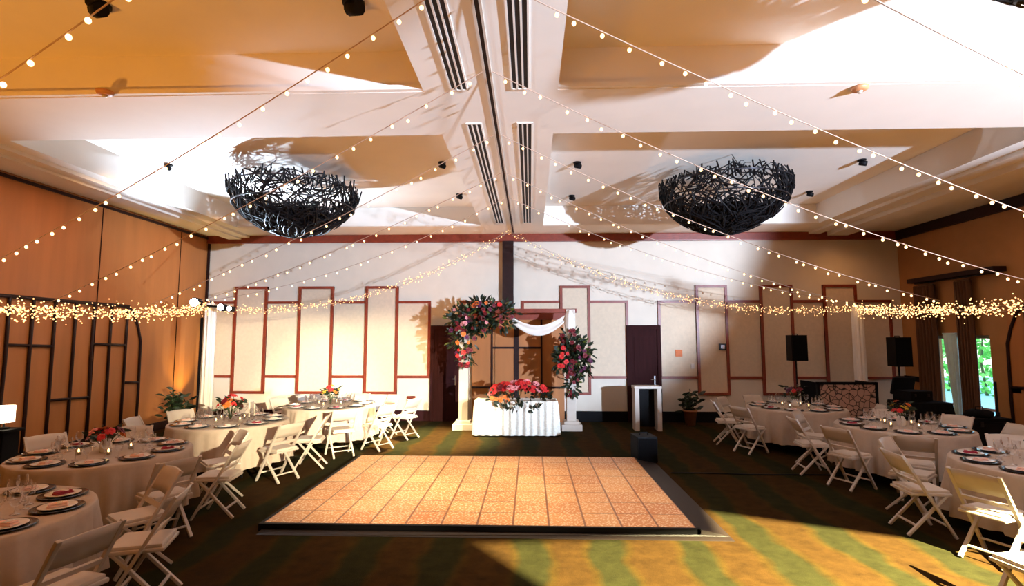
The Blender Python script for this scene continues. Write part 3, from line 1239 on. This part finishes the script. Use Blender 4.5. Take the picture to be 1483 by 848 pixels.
# ------------------------------------------------------------------ head table, arch
hp = on_z(747, 632, 0)
HX, HY = hp.x, hp.y + .32
HW = 1.74
o = thing('sweetheart_table', 'small rectangular head table hidden under gathered cream cloth', 'table', (HX, HY, 0))
MB().box((0, 0, .71), (HW - .06, .58, .03), bev=.005).build('tabletop', RED_WOOD, o)
for s in (-1, 1):
    for t in (-1, 1):
        MB().tube([(s * .75, t * .22, .69), (s * .75, t * .22, .008)], .018, 8).build('leg', METAL, o)
V, F = [], []
n = 220
per = 2 * (HW + .62)
rows = [(.728, 0), (.74, .012), (.73, .03), (.6, .045), (.35, .06), (.03, .075)]
for j, (z, e) in enumerate(rows):
    for k in range(n):
        s = k / n * per
        hw, hd = HW / 2, .31
        if s < HW:
            p, nn = (-hw + s, -hd), (0, -1)
        elif s < HW + .62:
            p, nn = (hw, -hd + s - HW), (1, 0)
        elif s < 2 * HW + .62:
            p, nn = (hw - (s - HW - .62), hd), (0, 1)
        else:
            p, nn = (-hw, hd - (s - 2 * HW - .62)), (-1, 0)
        e2 = e - .02 + (.022 * math.sin(s * 42) + .012 * math.sin(s * 17 + 1)) * min(1, e / .05)
        V.append((p[0] + nn[0] * e2, p[1] + nn[1] * e2, z))
for j in range(len(rows) - 1):
    for k in range(n):
        k2 = (k + 1) % n
        F.append((j * n + k2, j * n + k, (j + 1) * n + k, (j + 1) * n + k2))
F.append(tuple(range(n)))
c = MB().add(V, F, True).build('gathered_cloth', LACE, None, (HX, HY, 0))
tag(c, 'gathered cream lace cloth covering the head table under the arch', 'tablecloth')

# red mound of flowers on the head table
o = thing('flower_mound', 'wide mound of red flowers spilling over the head table front', 'flowers', (HX + .06, HY - .12, .744))
lf = MB()
for k in range(150):
    x = R.uniform(-.62, .66)
    y = R.uniform(-.16, .16)
    h = .34 * math.sqrt(max(0, 1 - (x / .72) ** 2))
    z = R.uniform(.0, h * .8)
    if k % 3 == 0 and abs(x) < .45:
        y, z = -.27 - R.uniform(0, .06), R.uniform(-.20, .02)
    lf.leaf((x, y, z), (x * .8, R.uniform(-1, .3), R.uniform(-.2, .8)), R.uniform(.10, .2), R.uniform(.022, .04))
lf.build('foliage', LEAF, o)
for k in range(78):
    x = R.uniform(-.62, .62)
    h = .36 * math.sqrt(max(0, 1 - (x / .70) ** 2))
    y = R.uniform(-.2, .16)
    z = .05 + h * R.uniform(.45, 1.0)
    bloom(o, (x, y, z), R.uniform(.05, .085), ['red', 'red', 'deep', 'red', 'pink'][k % 5], (x, -.6 + y, 1))
for k in range(7):
    x = -.55 + .05 * k + R.uniform(-.04, .04)
    bloom(o, (x, -.22, R.uniform(.0, .1)), .05, 'orange', (0, -1, .5))
# plates on the head table
# wedding arch
pl, pr = on_z(672, 620, 0), on_z(828, 623, 0)
AY = (pl.y + pr.y) / 2 + .02
AXL, AXR = pl.x, pr.x
AZ = 2.74
o = thing('wedding_arch', 'white post arch standing behind the head table', 'arch', ((AXL + AXR) / 2, AY, 0))
ax = (AXR - AXL) / 2
for s in (-1, 1):
    p = MB().box((s * ax, 0, AZ / 2 + .05), (.21, .21, AZ - .1), bev=.01)
    p.build('post', CHAIR_W, o)
    MB().box((s * ax, 0, .07), (.46, .46, .14), bev=.012).box((s * ax, 0, .17), (.34, .34, .08), bev=.012).build('plinth', CHAIR_W, o)
MB().box((0, 0, AZ - .03), (2 * ax + .3, .10, .10), bev=.01).build('crossbar', RED_WOOD, o)
# swag of drape
m = MB()
V, F = [], []
NS = 24
x0, x1 = -.12, ax - .05
for side in (0, 1):
    for i in range(NS + 1):
        t = i / NS
        x = x0 + (x1 - x0) * t
        zc = AZ - .14 - .30 * math.sin(PI * t) ** .9 - (.10 * (1 - t))
        wdt = .07 + .05 * math.sin(PI * t)
        for j in range(7):
            u = j / 6 - .5
            V.append((x, -.09 + .03 * math.cos(u * 9) - (.012 if side else 0), zc + u * wdt * 2))
for i in range(NS):
    for j in range(6):
        a = i * 7 + j
        S = 7 * (NS + 1)
        F += [(a, a + 7, a + 8, a + 1), (S + a, S + a + 1, S + a + 8, S + a + 7)]
m.add(V, F, True)
# knot and hanging tail by the right post
m.lathe([(.03, 0), (.10, -.10), (.12, -.32), (.10, -.55), (.13, -.78)], (ax - .02, -.10, AZ - .02), 18, wave=lambda a, j, z: .014 * math.sin(6 * a))
m.build('drape_swag', DRAPE, o)


def garland(name, label, blobs, nl, nb, cols, y):
    """leafy flower cluster made of overlapping ellipsoids given as (x, z, rx, rz)"""
    o = thing(name, label, 'flowers', (blobs[0][0], y, blobs[0][1]))
    bx0, bz0 = blobs[0][0], blobs[0][1]
    lf, ll = MB(), MB()
    area = sum(b[2] * b[3] for b in blobs)
    for b in blobs:
        k = int(nl * b[2] * b[3] / area)
        for q in range(k):
            v = Vector((R.gauss(0, 1), R.gauss(0, 1), R.gauss(0, 1))).normalized()
            rad = R.uniform(.35, 1.0)
            p = Vector((b[0] - bx0 + v.x * b[2] * rad, v.y * .22 * rad, b[1] - bz0 + v.z * b[3] * rad))
            (ll if q % 7 == 0 else lf).leaf(p, v + Vector((0, 0, R.uniform(-.5, .3))), R.uniform(.09, .18), R.uniform(.022, .042))
        lf.tube([(b[0] - bx0 - b[2] * .6, 0, b[1] - bz0 - b[3] * .4), (b[0] - bx0 + b[2] * .6, 0, b[1] - bz0 + b[3] * .4)], .02, 5)
    lf.build('foliage', LEAF, o)
    ll.build('pale_foliage', LEAF_L, o)
    for q in range(nb):
        b = blobs[q % len(blobs)]
        a = R.uniform(0, 2 * PI)
        rad = math.sqrt(R.uniform(0, 1)) * .92
        yy = -.22 * math.sqrt(max(.05, 1 - rad * rad)) * 1.05
        bloom(o, (b[0] - bx0 + b[2] * rad * math.cos(a), yy, b[1] - bz0 + b[3] * rad * math.sin(a)), R.uniform(.035, .065), cols[q % len(cols)], (.4 * math.cos(a), -1, .4 * math.sin(a)))
    return o


def AP(px, py):
    p = on_y(px, py, AY)
    return p.x, p.z


def blob(px, py, rx, ry):
    x, z = AP(px, py)
    k = AY / FPX
    return (x, z, rx * k, ry * k)


garland('flower_garland', 'dark leafy flower garland over the arch corner toward the partition',
        [blob(690, 462, 30, 26), blob(722, 458, 28, 24), blob(672, 488, 22, 28), blob(668, 462, 20, 20), blob(675, 515, 12, 16), blob(700, 445, 26, 12)], 900, 60,
        ['deep', 'deep', 'plum', 'deep', 'red', 'deep', 'pink', 'deep', 'orange'], AY - .16)
garland('flower_garland', 'dark leafy flower garland hanging down the arch post toward the window',
        [blob(830, 510, 26, 26), blob(826, 492, 18, 16), blob(838, 525, 20, 22), blob(828, 552, 10, 24), blob(815, 520, 12, 20)], 760, 46,
        ['deep', 'deep', 'plum', 'deep', 'red'], AY - .16)

# white open frame stand
p = on_z(940, 624, 0)
o = thing('frame_stand', 'white open frame stand in front of the right dark door', 'stand', (p.x, p.y, 0))
fw, fh, fd = .60, .99, .34
m = MB()
for s in (-1, 1):
    m.box((s * (fw / 2 - .05), fd / 2, fh / 2 - .025), (.10, fd, fh - .05), bev=.008)
m.build('side_panel', CHAIR_W, o)
MB().box((0, fd / 2, fh - .025), (fw + .02, fd + .02, .06), bev=.01).build('top', CHAIR_W, o)
MB().box((0, fd - .02, fh / 2), (fw - .2, .02, fh - .1)).build('back_panel', BLACK, o)


# potted plants
def pot_plant(name, label, x, y, ph, r, h, nlv, m_, group=None):
    o = thing(name, label, 'plant', (x, y, 0))
    MB().lathe([(.001, 0), (r * .72, 0), (r, ph), (r * 1.08, ph), (r * 1.08, ph - .04), (r * 1.02, ph - .04)], n=20).lathe([(r * 1.08, ph), (r * .9, ph), (r * .88, ph - .05), (.001, ph - .05)], n=20).build('pot', TERRA, o)
    lf, st = MB(), MB()
    for k in range(nlv):
        a = k * 2.4
        rad = R.uniform(.03, r * 1.5)
        p = Vector((rad * math.cos(a), rad * math.sin(a), ph + (h - ph) * R.uniform(.25, .95) * (1 - .3 * rad / r / 1.5)))
        st.tube([(rad * .2 * math.cos(a), rad * .2 * math.sin(a), ph - .06), p * .6 + Vector((0, 0, ph * .42)), p], .006, 5)
        for q in range(5):
            lf.leaf(p - Vector((0, 0, .05 * q)), (math.cos(a + q * 2.1), math.sin(a + q * 2.1), R.uniform(-.3, .6)), R.uniform(.12, .22), R.uniform(.025, .045))
    lf.build('foliage', m_, o)
    st.build('stems', STEM, o)
    return o


p = on_z(1000, 615, 0)
pot_plant('potted_plant', 'leafy green plant in a tan pot by the back wall', p.x, p.y, .36, .16, .90, 22, LEAF)
pot_plant('potted_plant', 'dark leafy plant against the brown partition wall', -7.75, 11.4, .40, .17, 1.05, 24, LEAF)
# ------------------------------------------------------------------ sound, DJ and stray equipment
def speaker(label, x, y, z, w, h, d, rz):
    o = thing('loudspeaker', label, 'speaker', (x, y, z), rz, 'black loudspeakers')
    MB().add([(-w / 2, -d / 2, 0), (w / 2, -d / 2, 0), (w * .32, d / 2, 0), (-w * .32, d / 2, 0), (-w / 2, -d / 2, h), (w / 2, -d / 2, h), (w * .32, d / 2, h), (-w * .32, d / 2, h)],
             [(0, 3, 2, 1), (4, 5, 6, 7), (0, 1, 5, 4), (1, 2, 6, 5), (2, 3, 7, 6), (3, 0, 4, 7)]).build('cabinet', BLACK, o)
    MB().box((0, -d / 2 - .008, h / 2), (w - .03, .016, h - .03), bev=.005).build('grille', BLACK_CLOTH, o)
    MB().tube([(-.06, 0, h), (-.05, 0, h + .025), (.05, 0, h + .025), (.06, 0, h)], .010, 6).build('handle', METAL, o)
    return o


def tripod(label, x, y, h, r, cat='stand', name='speaker_stand', group=None):
    o = thing(name, label, cat, (x, y, 0), 0, group)
    MB().tube([(0, 0, .10), (0, 0, h)], .018, 8).build('pole', BLACK, o)
    MB().tube([(0, 0, .62), (0, 0, .74)], .032, 10).build('collar', BLACK, o)
    for k in range(3):
        a = k * 2 * PI / 3 + .5
        e = Vector((r * math.cos(a), r * math.sin(a), .012))
        MB().tube([(0.02 * math.cos(a), .02 * math.sin(a), .68), e], .012, 6).build('leg', BLACK, o)
        MB().tube([(0, 0, .22), e * .62 + Vector((0, 0, .26))], .008, 6).build('brace', BLACK, o)
    return o


def stand_speaker(px, py0, py1, y, lab, pos):
    top, bot = on_y(px, py0, y), on_y(px, py1, y)
    tripod('black tripod stand carrying the loudspeaker ' + pos, top.x, y, bot.z, .42, 'stand', 'speaker_stand', 'speaker tripods')
    speaker('black loudspeaker on a tripod ' + pos, top.x, y, bot.z, .37, top.z - bot.z, .34, .08)


stand_speaker(1151, 485, 522, 12.3, '', 'by the wall panels left of the pole')
stand_speaker(1299, 488, 530, 11.7, '', 'beside the brown curtain')
p = on_z(935, 671, 0)
o = thing('subwoofer', 'low black box speaker at the far dance floor corner', 'speaker', (p.x + .02, p.y + .2, 0), .12)
MB().box((0, 0, .22), (.34, .38, .42), bev=.012).build('cabinet', BLACK, o)
MB().box((0, -.195, .22), (.30, .014, .36), bev=.004).build('grille', BLACK_CLOTH, o)
MB().tube([(-.07, 0, .43), (-.06, 0, .475), (.06, 0, .475), (.07, 0, .43)], .010, 6).build('handle', BLACK, o)
for s in (-1, 1):
    for t in (-1, 1):
        MB().lathe([(.001, 0), (.02, 0), (.02, .012), (.001, .012)], (s * .13, t * .15, 0), 10).build('foot', METAL, o)
sx, sy = p.x + .2, p.y + .2
pts = []
e = on_z(1215, 688, .01)
for k in range(25):
    t = k / 24
    pts.append((sx + .05 + (e.x - sx) * t, on_z(945 + 270 * t, 684 + 4 * t, .01).y + .02 * math.sin(9 * t), .010))
c = MB().tube(pts, .010, 6).build('floor_cable', BLACK, None)
tag(c, 'thin black cable lying straight across the dark carpet', 'cable')

# DJ booth
p0, p1 = on_y(1184, 553, 11.1), on_y(1268, 553, 11.1)
bw = p1.x - p0.x
bh = p0.z
o = thing('dj_booth', 'low booth with crackle patterned pale front panel', 'booth', ((p0.x + p1.x) / 2, 11.1, 0))
MB().box((0, 0, bh / 2), (bw, .025, bh - .06)).build('front_panel', voronoi_material(), o)
m = MB()
for s in (-1, 1):
    m.box((s * bw / 2, 0, bh / 2), (.05, .06, bh))
m.box((0, 0, bh - .02), (bw + .05, .06, .05)).box((0, 0, .03), (bw, .06, .05))
m.build('frame', BLACK, o)
for s in (-1, 1):
    MB().box((s * (bw / 2), .36, bh / 2), (.03, .62, bh - .02)).build('side_panel', BLACK_CLOTH, o)
MB().box((0, .34, bh - .10), (bw - .02, .60, .03)).build('shelf', BLACK, o)
# gear table under black cloth
gx, gy = 7.62, 10.72
o = thing('equipment_table', 'table under black cloth beside the crackle front booth', 'table', (gx, gy, 0))
m = MB()
w, d = .78, .62
MB().box((0, 0, .82), (w, d, .03)).build('tabletop', BLACK, o)
V, F = [], []
n = 90
for j, (z, e) in enumerate(((.838, 0), (.84, .012), (.6, .03), (.03, .05))):
    for k in range(n):
        t = k / n * 4
        q, u = int(t), t - int(t)
        c4 = [(-1, -1), (1, -1), (1, 1), (-1, 1)]
        a, b = c4[q], c4[(q + 1) % 4]
        x, y = a[0] + (b[0] - a[0]) * u, a[1] + (b[1] - a[1]) * u
        k2 = 1 + .03 * math.sin(k * 1.7) * (j > 1)
        V.append((x * (w / 2 + e) * k2, y * (d / 2 + e) * k2, z))
for j in range(3):
    for k in range(n):
        F.append((j * n + (k + 1) % n, j * n + k, (j + 1) * n + k, (j + 1) * n + (k + 1) % n))
F.append(tuple(range(n)))
m.add(V, F, True)
m.build('cloth', BLACK_CLOTH, o)
o = thing('mixer_case', 'black gear case propped on the black clothed table', 'case', (gx - .08, gy + .05, .845), .2)
MB().box((0, 0, .10), (.50, .40, .20), bev=.012).build('body', BLACK, o)
MB().box((0, .20, .28), (.50, .05, .34), Matrix.Rotation(.25, 3, 'X'), .01).build('lid', BLACK, o)
for s in (-1, 1):
    MB().box((s * .15, -.205, .12), (.05, .015, .06), bev=.003).build('latch', METAL, o)
# road cases in front of the window
p = on_y(1422, 640, 9.0)
o = thing('road_case', 'large black road case standing below the near curtain', 'case', (7.45, 9.15, 0), .1)
MB().box((0, 0, .41), (.66, .50, .60), bev=.02).build('body', BLACK, o)
MB().box((0, 0, .74), (.68, .52, .06), bev=.02).build('lid', BLACK_CLOTH, o)
for s in (-1, 1):
    MB().box((s * .2, -.256, .68), (.06, .014, .08), bev=.004).build('latch', METAL, o)
    for t in (-1, 1):
        MB().lathe([(.001, 0), (.045, 0), (.045, .10), (.001, .10)], (s * .28, t * .18, 0.005), 10).build('caster', METAL, o)
o = thing('gear_bag', 'soft black bag slumped on top of the road case', 'bag', (7.45, 9.12, .771), .3)
o.scale = (.72, .72, .6)
m = MB()
m.lathe([(.001, 0), (.24, .0), (.27, .06), (.25, .14), (.14, .19), (.001, .20)], n=20, wave=lambda a, j, z: .03 * math.sin(3 * a + j) if j else 0)
m.build('body', BLACK_CLOTH, o)
MB().tube([(-.12, 0, .17), (-.08, .02, .27), (.08, -.02, .27), (.12, 0, .17)], .012, 6).build('strap', BLACK, o)
p = on_y(1432, 600, 9.9)
tripod('thin black tripod near the glass door and road case', 8.45, 9.95, 1.28, .40, 'tripod', 'light_tripod')

# lit lamp and its black stand near the partition wall
p = on_y(7, 596, 7.7)
o = thing('lit_lamp', 'small glowing white lamp on a black pedestal by the partition wall', 'lamp', (p.x, 7.7, .72))
MB().lathe([(.001, 0), (.07, 0), (.07, .02), (.012, .03), (.012, .12)], n=16).build('base', BLACK, o)
MB().lathe([(.001, .10), (.12, .10), (.12, .34), (.001, .34)], n=24).build('shade', LAMPSHADE, o)
o = thing('pedestal', 'black square pedestal under the glowing lamp', 'pedestal', (p.x, 7.7, 0))
MB().box((0, 0, .345), (.26, .26, .67), bev=.01).build('column', BLACK, o)
MB().box((0, 0, .70), (.34, .34, .04), bev=.008).box((0, 0, .02), (.34, .34, .04), bev=.008).build('cap', BLACK, o)


# ------------------------------------------------------------------ poles and light strings
POLES = [(-6.72, 10.8, 'white draped pole near the brown partition corner'), (7.28, 11.95, 'white draped pole between the loudspeakers')]
PTOP = 2.86
for x, y, lab in POLES:
    o = thing('draped_pole', lab, 'pole', (x, y, 0), 0, 'white draped poles')
    MB().tube([(0, 0, .03), (0, 0, PTOP)], .03, 10).build('pole', METAL, o)
    MB().lathe([(.001, 0), (.28, 0), (.28, .02), (.04, .035), (.03, .05)], n=24).build('base_plate', METAL, o)
    MB().lathe([(.10, .04), (.12, .3), (.11, 1.2), (.105, 2.2), (.10, PTOP - .14), (.05, PTOP - .05)], n=48, wave=lambda a, j, z: .018 * math.sin(9 * a + j * .3)).build('drape', DRAPE, o)

# moving head lights on a bar at the left pole
lx, ly = POLES[0][0], POLES[0][1]
o = thing('stage_light_bar', 'black bar of blue white stage lights on the draped pole by the partition', 'stage light', (lx, ly - .16, 2.76))
MB().tube([(-.30, 0, .0), (.62, 0, -.06)], .022, 8).box((0, .08, -.03), (.08, .12, .07)).build('bar', BLACK, o)
for k, (dx, dz, r) in enumerate(((-.16, .04, .10), (.40, -.06, .075), (.58, -.09, .055))):
    h = MB()
    dirv = Vector((.10, -1, .02)).normalized()
    c0 = Vector((dx, -.05, dz))
    h.tube([c0 + dirv * -.04, c0 + dirv * .12], r, 14)
    hh = h.build('lamp_housing', BLACK, o)
    MB().tube([c0 + dirv * .118, c0 + dirv * .128], r * .82, 14).build('lens', LENS, hh)


def sag(a, b, s, n=28):
    a, b = Vector(a), Vector(b)
    return [a.lerp(b, k / n) - Vector((0, 0, 4 * s * (k / n) * (1 - k / n))) for k in range(n + 1)]


BULBMESH = None


def string(label, a, b, s, step, r=.024):
    global BULBMESH
    pts = sag(a, b, s)
    o = thing('string_light', label, 'string light', a, 0, 'strings of warm bulbs')
    A = Vector(a)
    MB().tube([p - A for p in pts], .005, 5, caps=False).build('wire', WIRE, o)
    L = sum((pts[k + 1] - pts[k]).length for k in range(len(pts) - 1))
    n = min(100, int(L / step))
    acc, j = 0.0, 0
    for q in range(n):
        target = (q + .5 + R.uniform(-.25, .25)) / n * L
        while j < len(pts) - 2 and acc + (pts[j + 1] - pts[j]).length < target:
            acc += (pts[j + 1] - pts[j]).length
            j += 1
        t = min(1, (target - acc) / (pts[j + 1] - pts[j]).length)
        p = pts[j].lerp(pts[j + 1], t) - A + Vector((R.uniform(-.015, .015), R.uniform(-.015, .015), -r * 1.1 - R.uniform(0, .03)))
        if not in_frame(p + A, 15):
            continue
        if BULBMESH is None:
            bl = MB().ico((0, 0, 0), .017, 2, (1, 1, 1.15)).build('bulb', BULB, o)
            BULBMESH = bl.data
        else:
            bl = bpy.data.objects.new('bulb', BULBMESH)
            COL.objects.link(bl)
            bl.parent = o
        bl.location = p
    return o


HX0 = (CX0 + CX1) / 2
ZT = ZB - .02
left_ends = [((HX0 - .05, 2.15, ZT), (-6.9, 4.0, 2.9), 'front-most', .35),
             ((HX0 - .05, 3.62, ZT), (-7.2, 6.3, 2.78), 'second', .12),
             ((HX0 - .05, 5.05, ZT), (-7.2, 7.5, 2.55), 'third', .10),
             ((HX0 - .05, 6.7, ZT), (-7.1, 9.3, 2.60), 'fourth', .10),
             ((HX0 - .05, 8.3, ZT), (-6.95, 10.3, 2.72), 'fifth', .15),
             ((HX0 - .05, 9.8, ZT), (-6.75, 10.75, 2.86), 'sixth', .30)]
for a, b, w, s in left_ends:
    string('%s string of warm bulbs from the ceiling track toward the partition wall' % w, a, b, s, .25)
right_ends = [((HX0 + .05, 2.15, ZT), (6.9, 4.2, 2.9), 'front-most', .30),
              ((HX0 + .05, 3.62, ZT), (6.75, 5.9, 2.95), 'second', .12),
              ((HX0 + .05, 5.05, ZT), (6.7, 7.1, 2.78), 'third', .20),
              ((HX0 + .05, 6.7, ZT), (6.7, 8.8, 2.68), 'fourth', .22),
              ((HX0 + .05, 8.3, ZT), (7.0, 10.8, 2.66), 'fifth', .25),
              ((HX0 + .05, 9.8, ZT), (7.25, 11.85, 2.86), 'sixth', .32)]
for a, b, w, s in right_ends:
    string('%s string of warm bulbs from the ceiling track toward the window side' % w, a, b, s, .23)


def fairy(label, a, b, s, dens, rad, group, r=.010, fade=0.0):
    pts = sag(a, b, s, 40)
    o = thing('fairy_garland', label, 'fairy lights', a, 0, group)
    A = Vector(a)
    wires = MB()
    for q in range(3):
        ph = q * 2.1
        wires.tube([p - A + Vector((0, .5 * rad * math.cos(k * .9 + ph), .5 * rad * math.sin(k * .9 + ph))) for k, p in enumerate(pts)], .003, 4, caps=False)
    wires.build('wires', WIRE, o)
    m = MB()
    L = (Vector(b) - A).length
    for q in range(int(L * dens)):
        t = R.random()
        if fade and R.random() < fade * t:
            continue
        k = min(39, int(t * 40))
        p = pts[k].lerp(pts[k + 1], t * 40 - k) - A
        m.ico(p + Vector((R.uniform(-rad, rad) * .5, R.uniform(-rad, rad), R.gauss(0, rad * .55))), r * R.uniform(.7, 1.3), 0)
    bb = m.build('bulbs', BULB_F, o)
    bb['kind'] = 'stuff'
    return o


fairy('thick fairy light garland sagging along the partition side', (-6.72, 10.75, 2.72), (-6.9, 3.0, 2.75), .30, 190, .12, 'fairy light garlands', .011)
fairy('thick fairy light garland sagging along the window side', (7.22, 11.85, 2.72), (6.9, 3.0, 2.85), .26, 190, .12, 'fairy light garlands', .011)
fairy('fairy light garland rising from the partition corner pole toward the arch', (-6.72, 10.8, 2.72), (HX0, 11.6, 4.5), .62, 110, .08, 'fairy light garlands', .009, .75)
fairy('fairy light garland rising from the window-side pole toward the arch', (7.20, 11.95, 2.74), (HX0, 12.0, 4.5), .62, 110, .08, 'fairy light garlands', .009, .75)

# ------------------------------------------------------------------ light
w = bpy.data.worlds.new('world')
SC.world = w
w.use_nodes = True
nt = w.node_tree
bg = nt.nodes['Background']
sky = nt.nodes.new('ShaderNodeTexSky')
sky.sky_type = 'NISHITA'
sky.sun_elevation = math.radians(48)
sky.sun_rotation = math.radians(250)
sky.sun_disc = False
nt.links.new(sky.outputs[0], bg.inputs[0])
bg.inputs[1].default_value = 0.9


def light(name, kind, loc, energy, col, target=None, **kw):
    l = bpy.data.lights.new(name, kind)
    l.energy = energy
    l.color = col
    for k, v in kw.items():
        setattr(l, k, v)
    o = bpy.data.objects.new(name, l)
    COL.objects.link(o)
    o.location = loc
    if target is not None:
        o.rotation_euler = (Vector(target) - Vector(loc)).to_track_quat('-Z', 'Y').to_euler()
    return o


AMBER = (1.0, 0.40, 0.05)
WARM = (1.0, 0.74, 0.46)
COOL = (0.62, 0.80, 1.0)
# stage light on the left pole, thrown up over the ceiling
light('stage_beam', 'SPOT', (lx + .05, ly - .32, 2.98), 1600, COOL, (-4.7, 9.2, 5.9), spot_size=math.radians(112), spot_blend=.5, shadow_soft_size=.06)
# uplight on the pole behind the camera
light('rear_uplight', 'SPOT', (8.6, -2.2, 2.6), 17500, (.60, .76, 1.0), (3.15, 6.19, 4.95), spot_size=math.radians(50), spot_blend=.3, shadow_soft_size=.08)
# spot added under the ceiling, without a fixture, to brighten the dance floor
for x, y, e in ((-.42, 7.2, 640),):
    light('dance_floor_fill', 'SPOT', (x, y, 4.70), e, WARM, (x + .1, y - .4, 0), spot_size=math.radians(66), spot_blend=.7, shadow_soft_size=.12)
light('rear_carpet_fill', 'SPOT', (-2.0, 10.9, 4.70), 9000, (1.0, .86, .5), (-2.1, 10.9, 0), spot_size=math.radians(44), spot_blend=.9, shadow_soft_size=.1)  # added spot without a fixture that lifts the dark rear carpet
# yellow uplight in the back corner
light('corner_uplight', 'SPOT', (XL + .5, 12.6, .2), 160, (1.0, .72, .16), (XL + .02, 12.5, 2.6), spot_size=math.radians(60), spot_blend=.6, shadow_soft_size=.03)
for x, y, e in ((-6.0, 1.0, 1000), (-3.0, -5.5, 600), (4.0, -5.5, 750), (7.0, 2.0, 900), (-2.6, 12.6, 260), (5.0, 12.2, 120)):
    light('amber_ceiling_fill', 'SPOT', (x, y, .4), e, AMBER, (x * .8, y + (2.2 if y < 9 else -1), 5.2), spot_size=math.radians(110), spot_blend=1.0, shadow_soft_size=.25)  # unseen amber spots added to fill the ceiling with orange
for y, e in ((5.0, 90), (8.5, 95), (11.5, 60)):
    light('side_wall_fill', 'SPOT', (-6.6, y, 4.68), e, (1.0, .55, .20), (-8.47, y, 2.2), spot_size=math.radians(130), spot_blend=1.0, shadow_soft_size=.2)  # spots without fixtures, added to warm the left wall
for y in (5.0, 9.0):
    light('side_wall_fill', 'SPOT', (7.9, y, 4.68), 70, (1.0, .55, .20), (9.2, y, 2.4), spot_size=math.radians(130), spot_blend=1.0, shadow_soft_size=.2)  # likewise added as warm fill on the right wall
light('corner_wall_fill', 'SPOT', (7.6, 12.3, 4.6), 50, (1.0, .46, .14), (7.8, 13.4, 1.4), spot_size=math.radians(130), spot_blend=1.0, shadow_soft_size=.2)  # added spot that tints the right end of the back wall brown
# warm beam from behind the camera to the far partition-side table and wall
for tx in (-3.6, -6.0):
    light('front_wash', 'SPOT', (6.0, -4.2, 3.6), 22000, (1.0, .88, .60), (tx, 12.4, .35), spot_size=math.radians(16), spot_blend=.6, shadow_soft_size=.05)
# soft fill from the whole dim room
light('room_fill', 'AREA', (1.5, 3.5, 4.6), 22, (1.0, .62, .34), (1.5, 3.5, 0), shape='RECTANGLE', size=12, size_y=8)

# unseen spotlight; its shutter plate is added and cut to shape the carpet pool
SP = Vector((5.6, .6, 4.55))
quad = [on_z(688, 787, 0), on_z(782, 848, 0), on_z(860, 900, 0), on_z(1560, 980, 0), on_z(1490, 830, 0), on_z(1400, 791, 0), on_z(1022, 739, 0), on_z(1035, 775, 0)]
cen = Vector((2.4, 4.9, 0))
light('profile_beam', 'SPOT', SP, 72000, (1.0, .92, .50), cen, spot_size=math.radians(75), spot_blend=.05, shadow_soft_size=.004)
t = .055
hole = [SP + (q - SP) * t for q in quad]
n_ = (cen - SP).normalized()
u_ = n_.cross(Vector((0, 0, 1))).normalized()
v_ = u_.cross(n_)
cc = SP + (cen - SP) * t
# bring the hole into one plane
hp2 = []
for q in hole:
    d = q - SP
    k = (cc - SP).dot(n_) / d.dot(n_)
    hp2.append(SP + d * k)
outer = []
for q in hp2:
    d = (q - cc).normalized()
    outer.append(cc + d * .62)
o = thing('unseen_pool_spotlight', 'unseen black spotlight with a plate added to shape the carpet light pool', 'spotlight', SP)
n = len(hp2)
off = n_ * .004
V = [q - SP for q in hp2] + [q - SP for q in outer] + [q - SP + off for q in hp2] + [q - SP + off for q in outer]
F = []
for k in range(n):
    k2 = (k + 1) % n
    F += [(k, k2, n + k2, n + k), (2 * n + k, 3 * n + k, 3 * n + k2, 2 * n + k2)]
MB().add(V, F).build('pool_shaping_plate', BLACK, o)
MB().tube([-n_ * .10, -n_ * .45], .11, 16).build('lamp_housing', BLACK, o)
MB().bar(-n_ * .3, Vector((-n_.x * .3, -n_.y * .3, ZB - SP.z)), .03, .03).build('hanger', METAL, o)

# ------------------------------------------------------------------ view
SC.view_settings.view_transform = 'Standard'
SC.view_settings.look = 'None'
SC.view_settings.exposure = 0.0
SC.view_settings.gamma = 1.0
SC.view_settings.use_curve_mapping = False
SC.cycles.use_denoising = True
SC.cycles.max_bounces = 6
SC.cycles.transparent_max_bounces = 12
SC.cycles.sample_clamp_indirect = 4.0
SC.cycles.caustics_reflective = False
SC.cycles.caustics_refractive = False
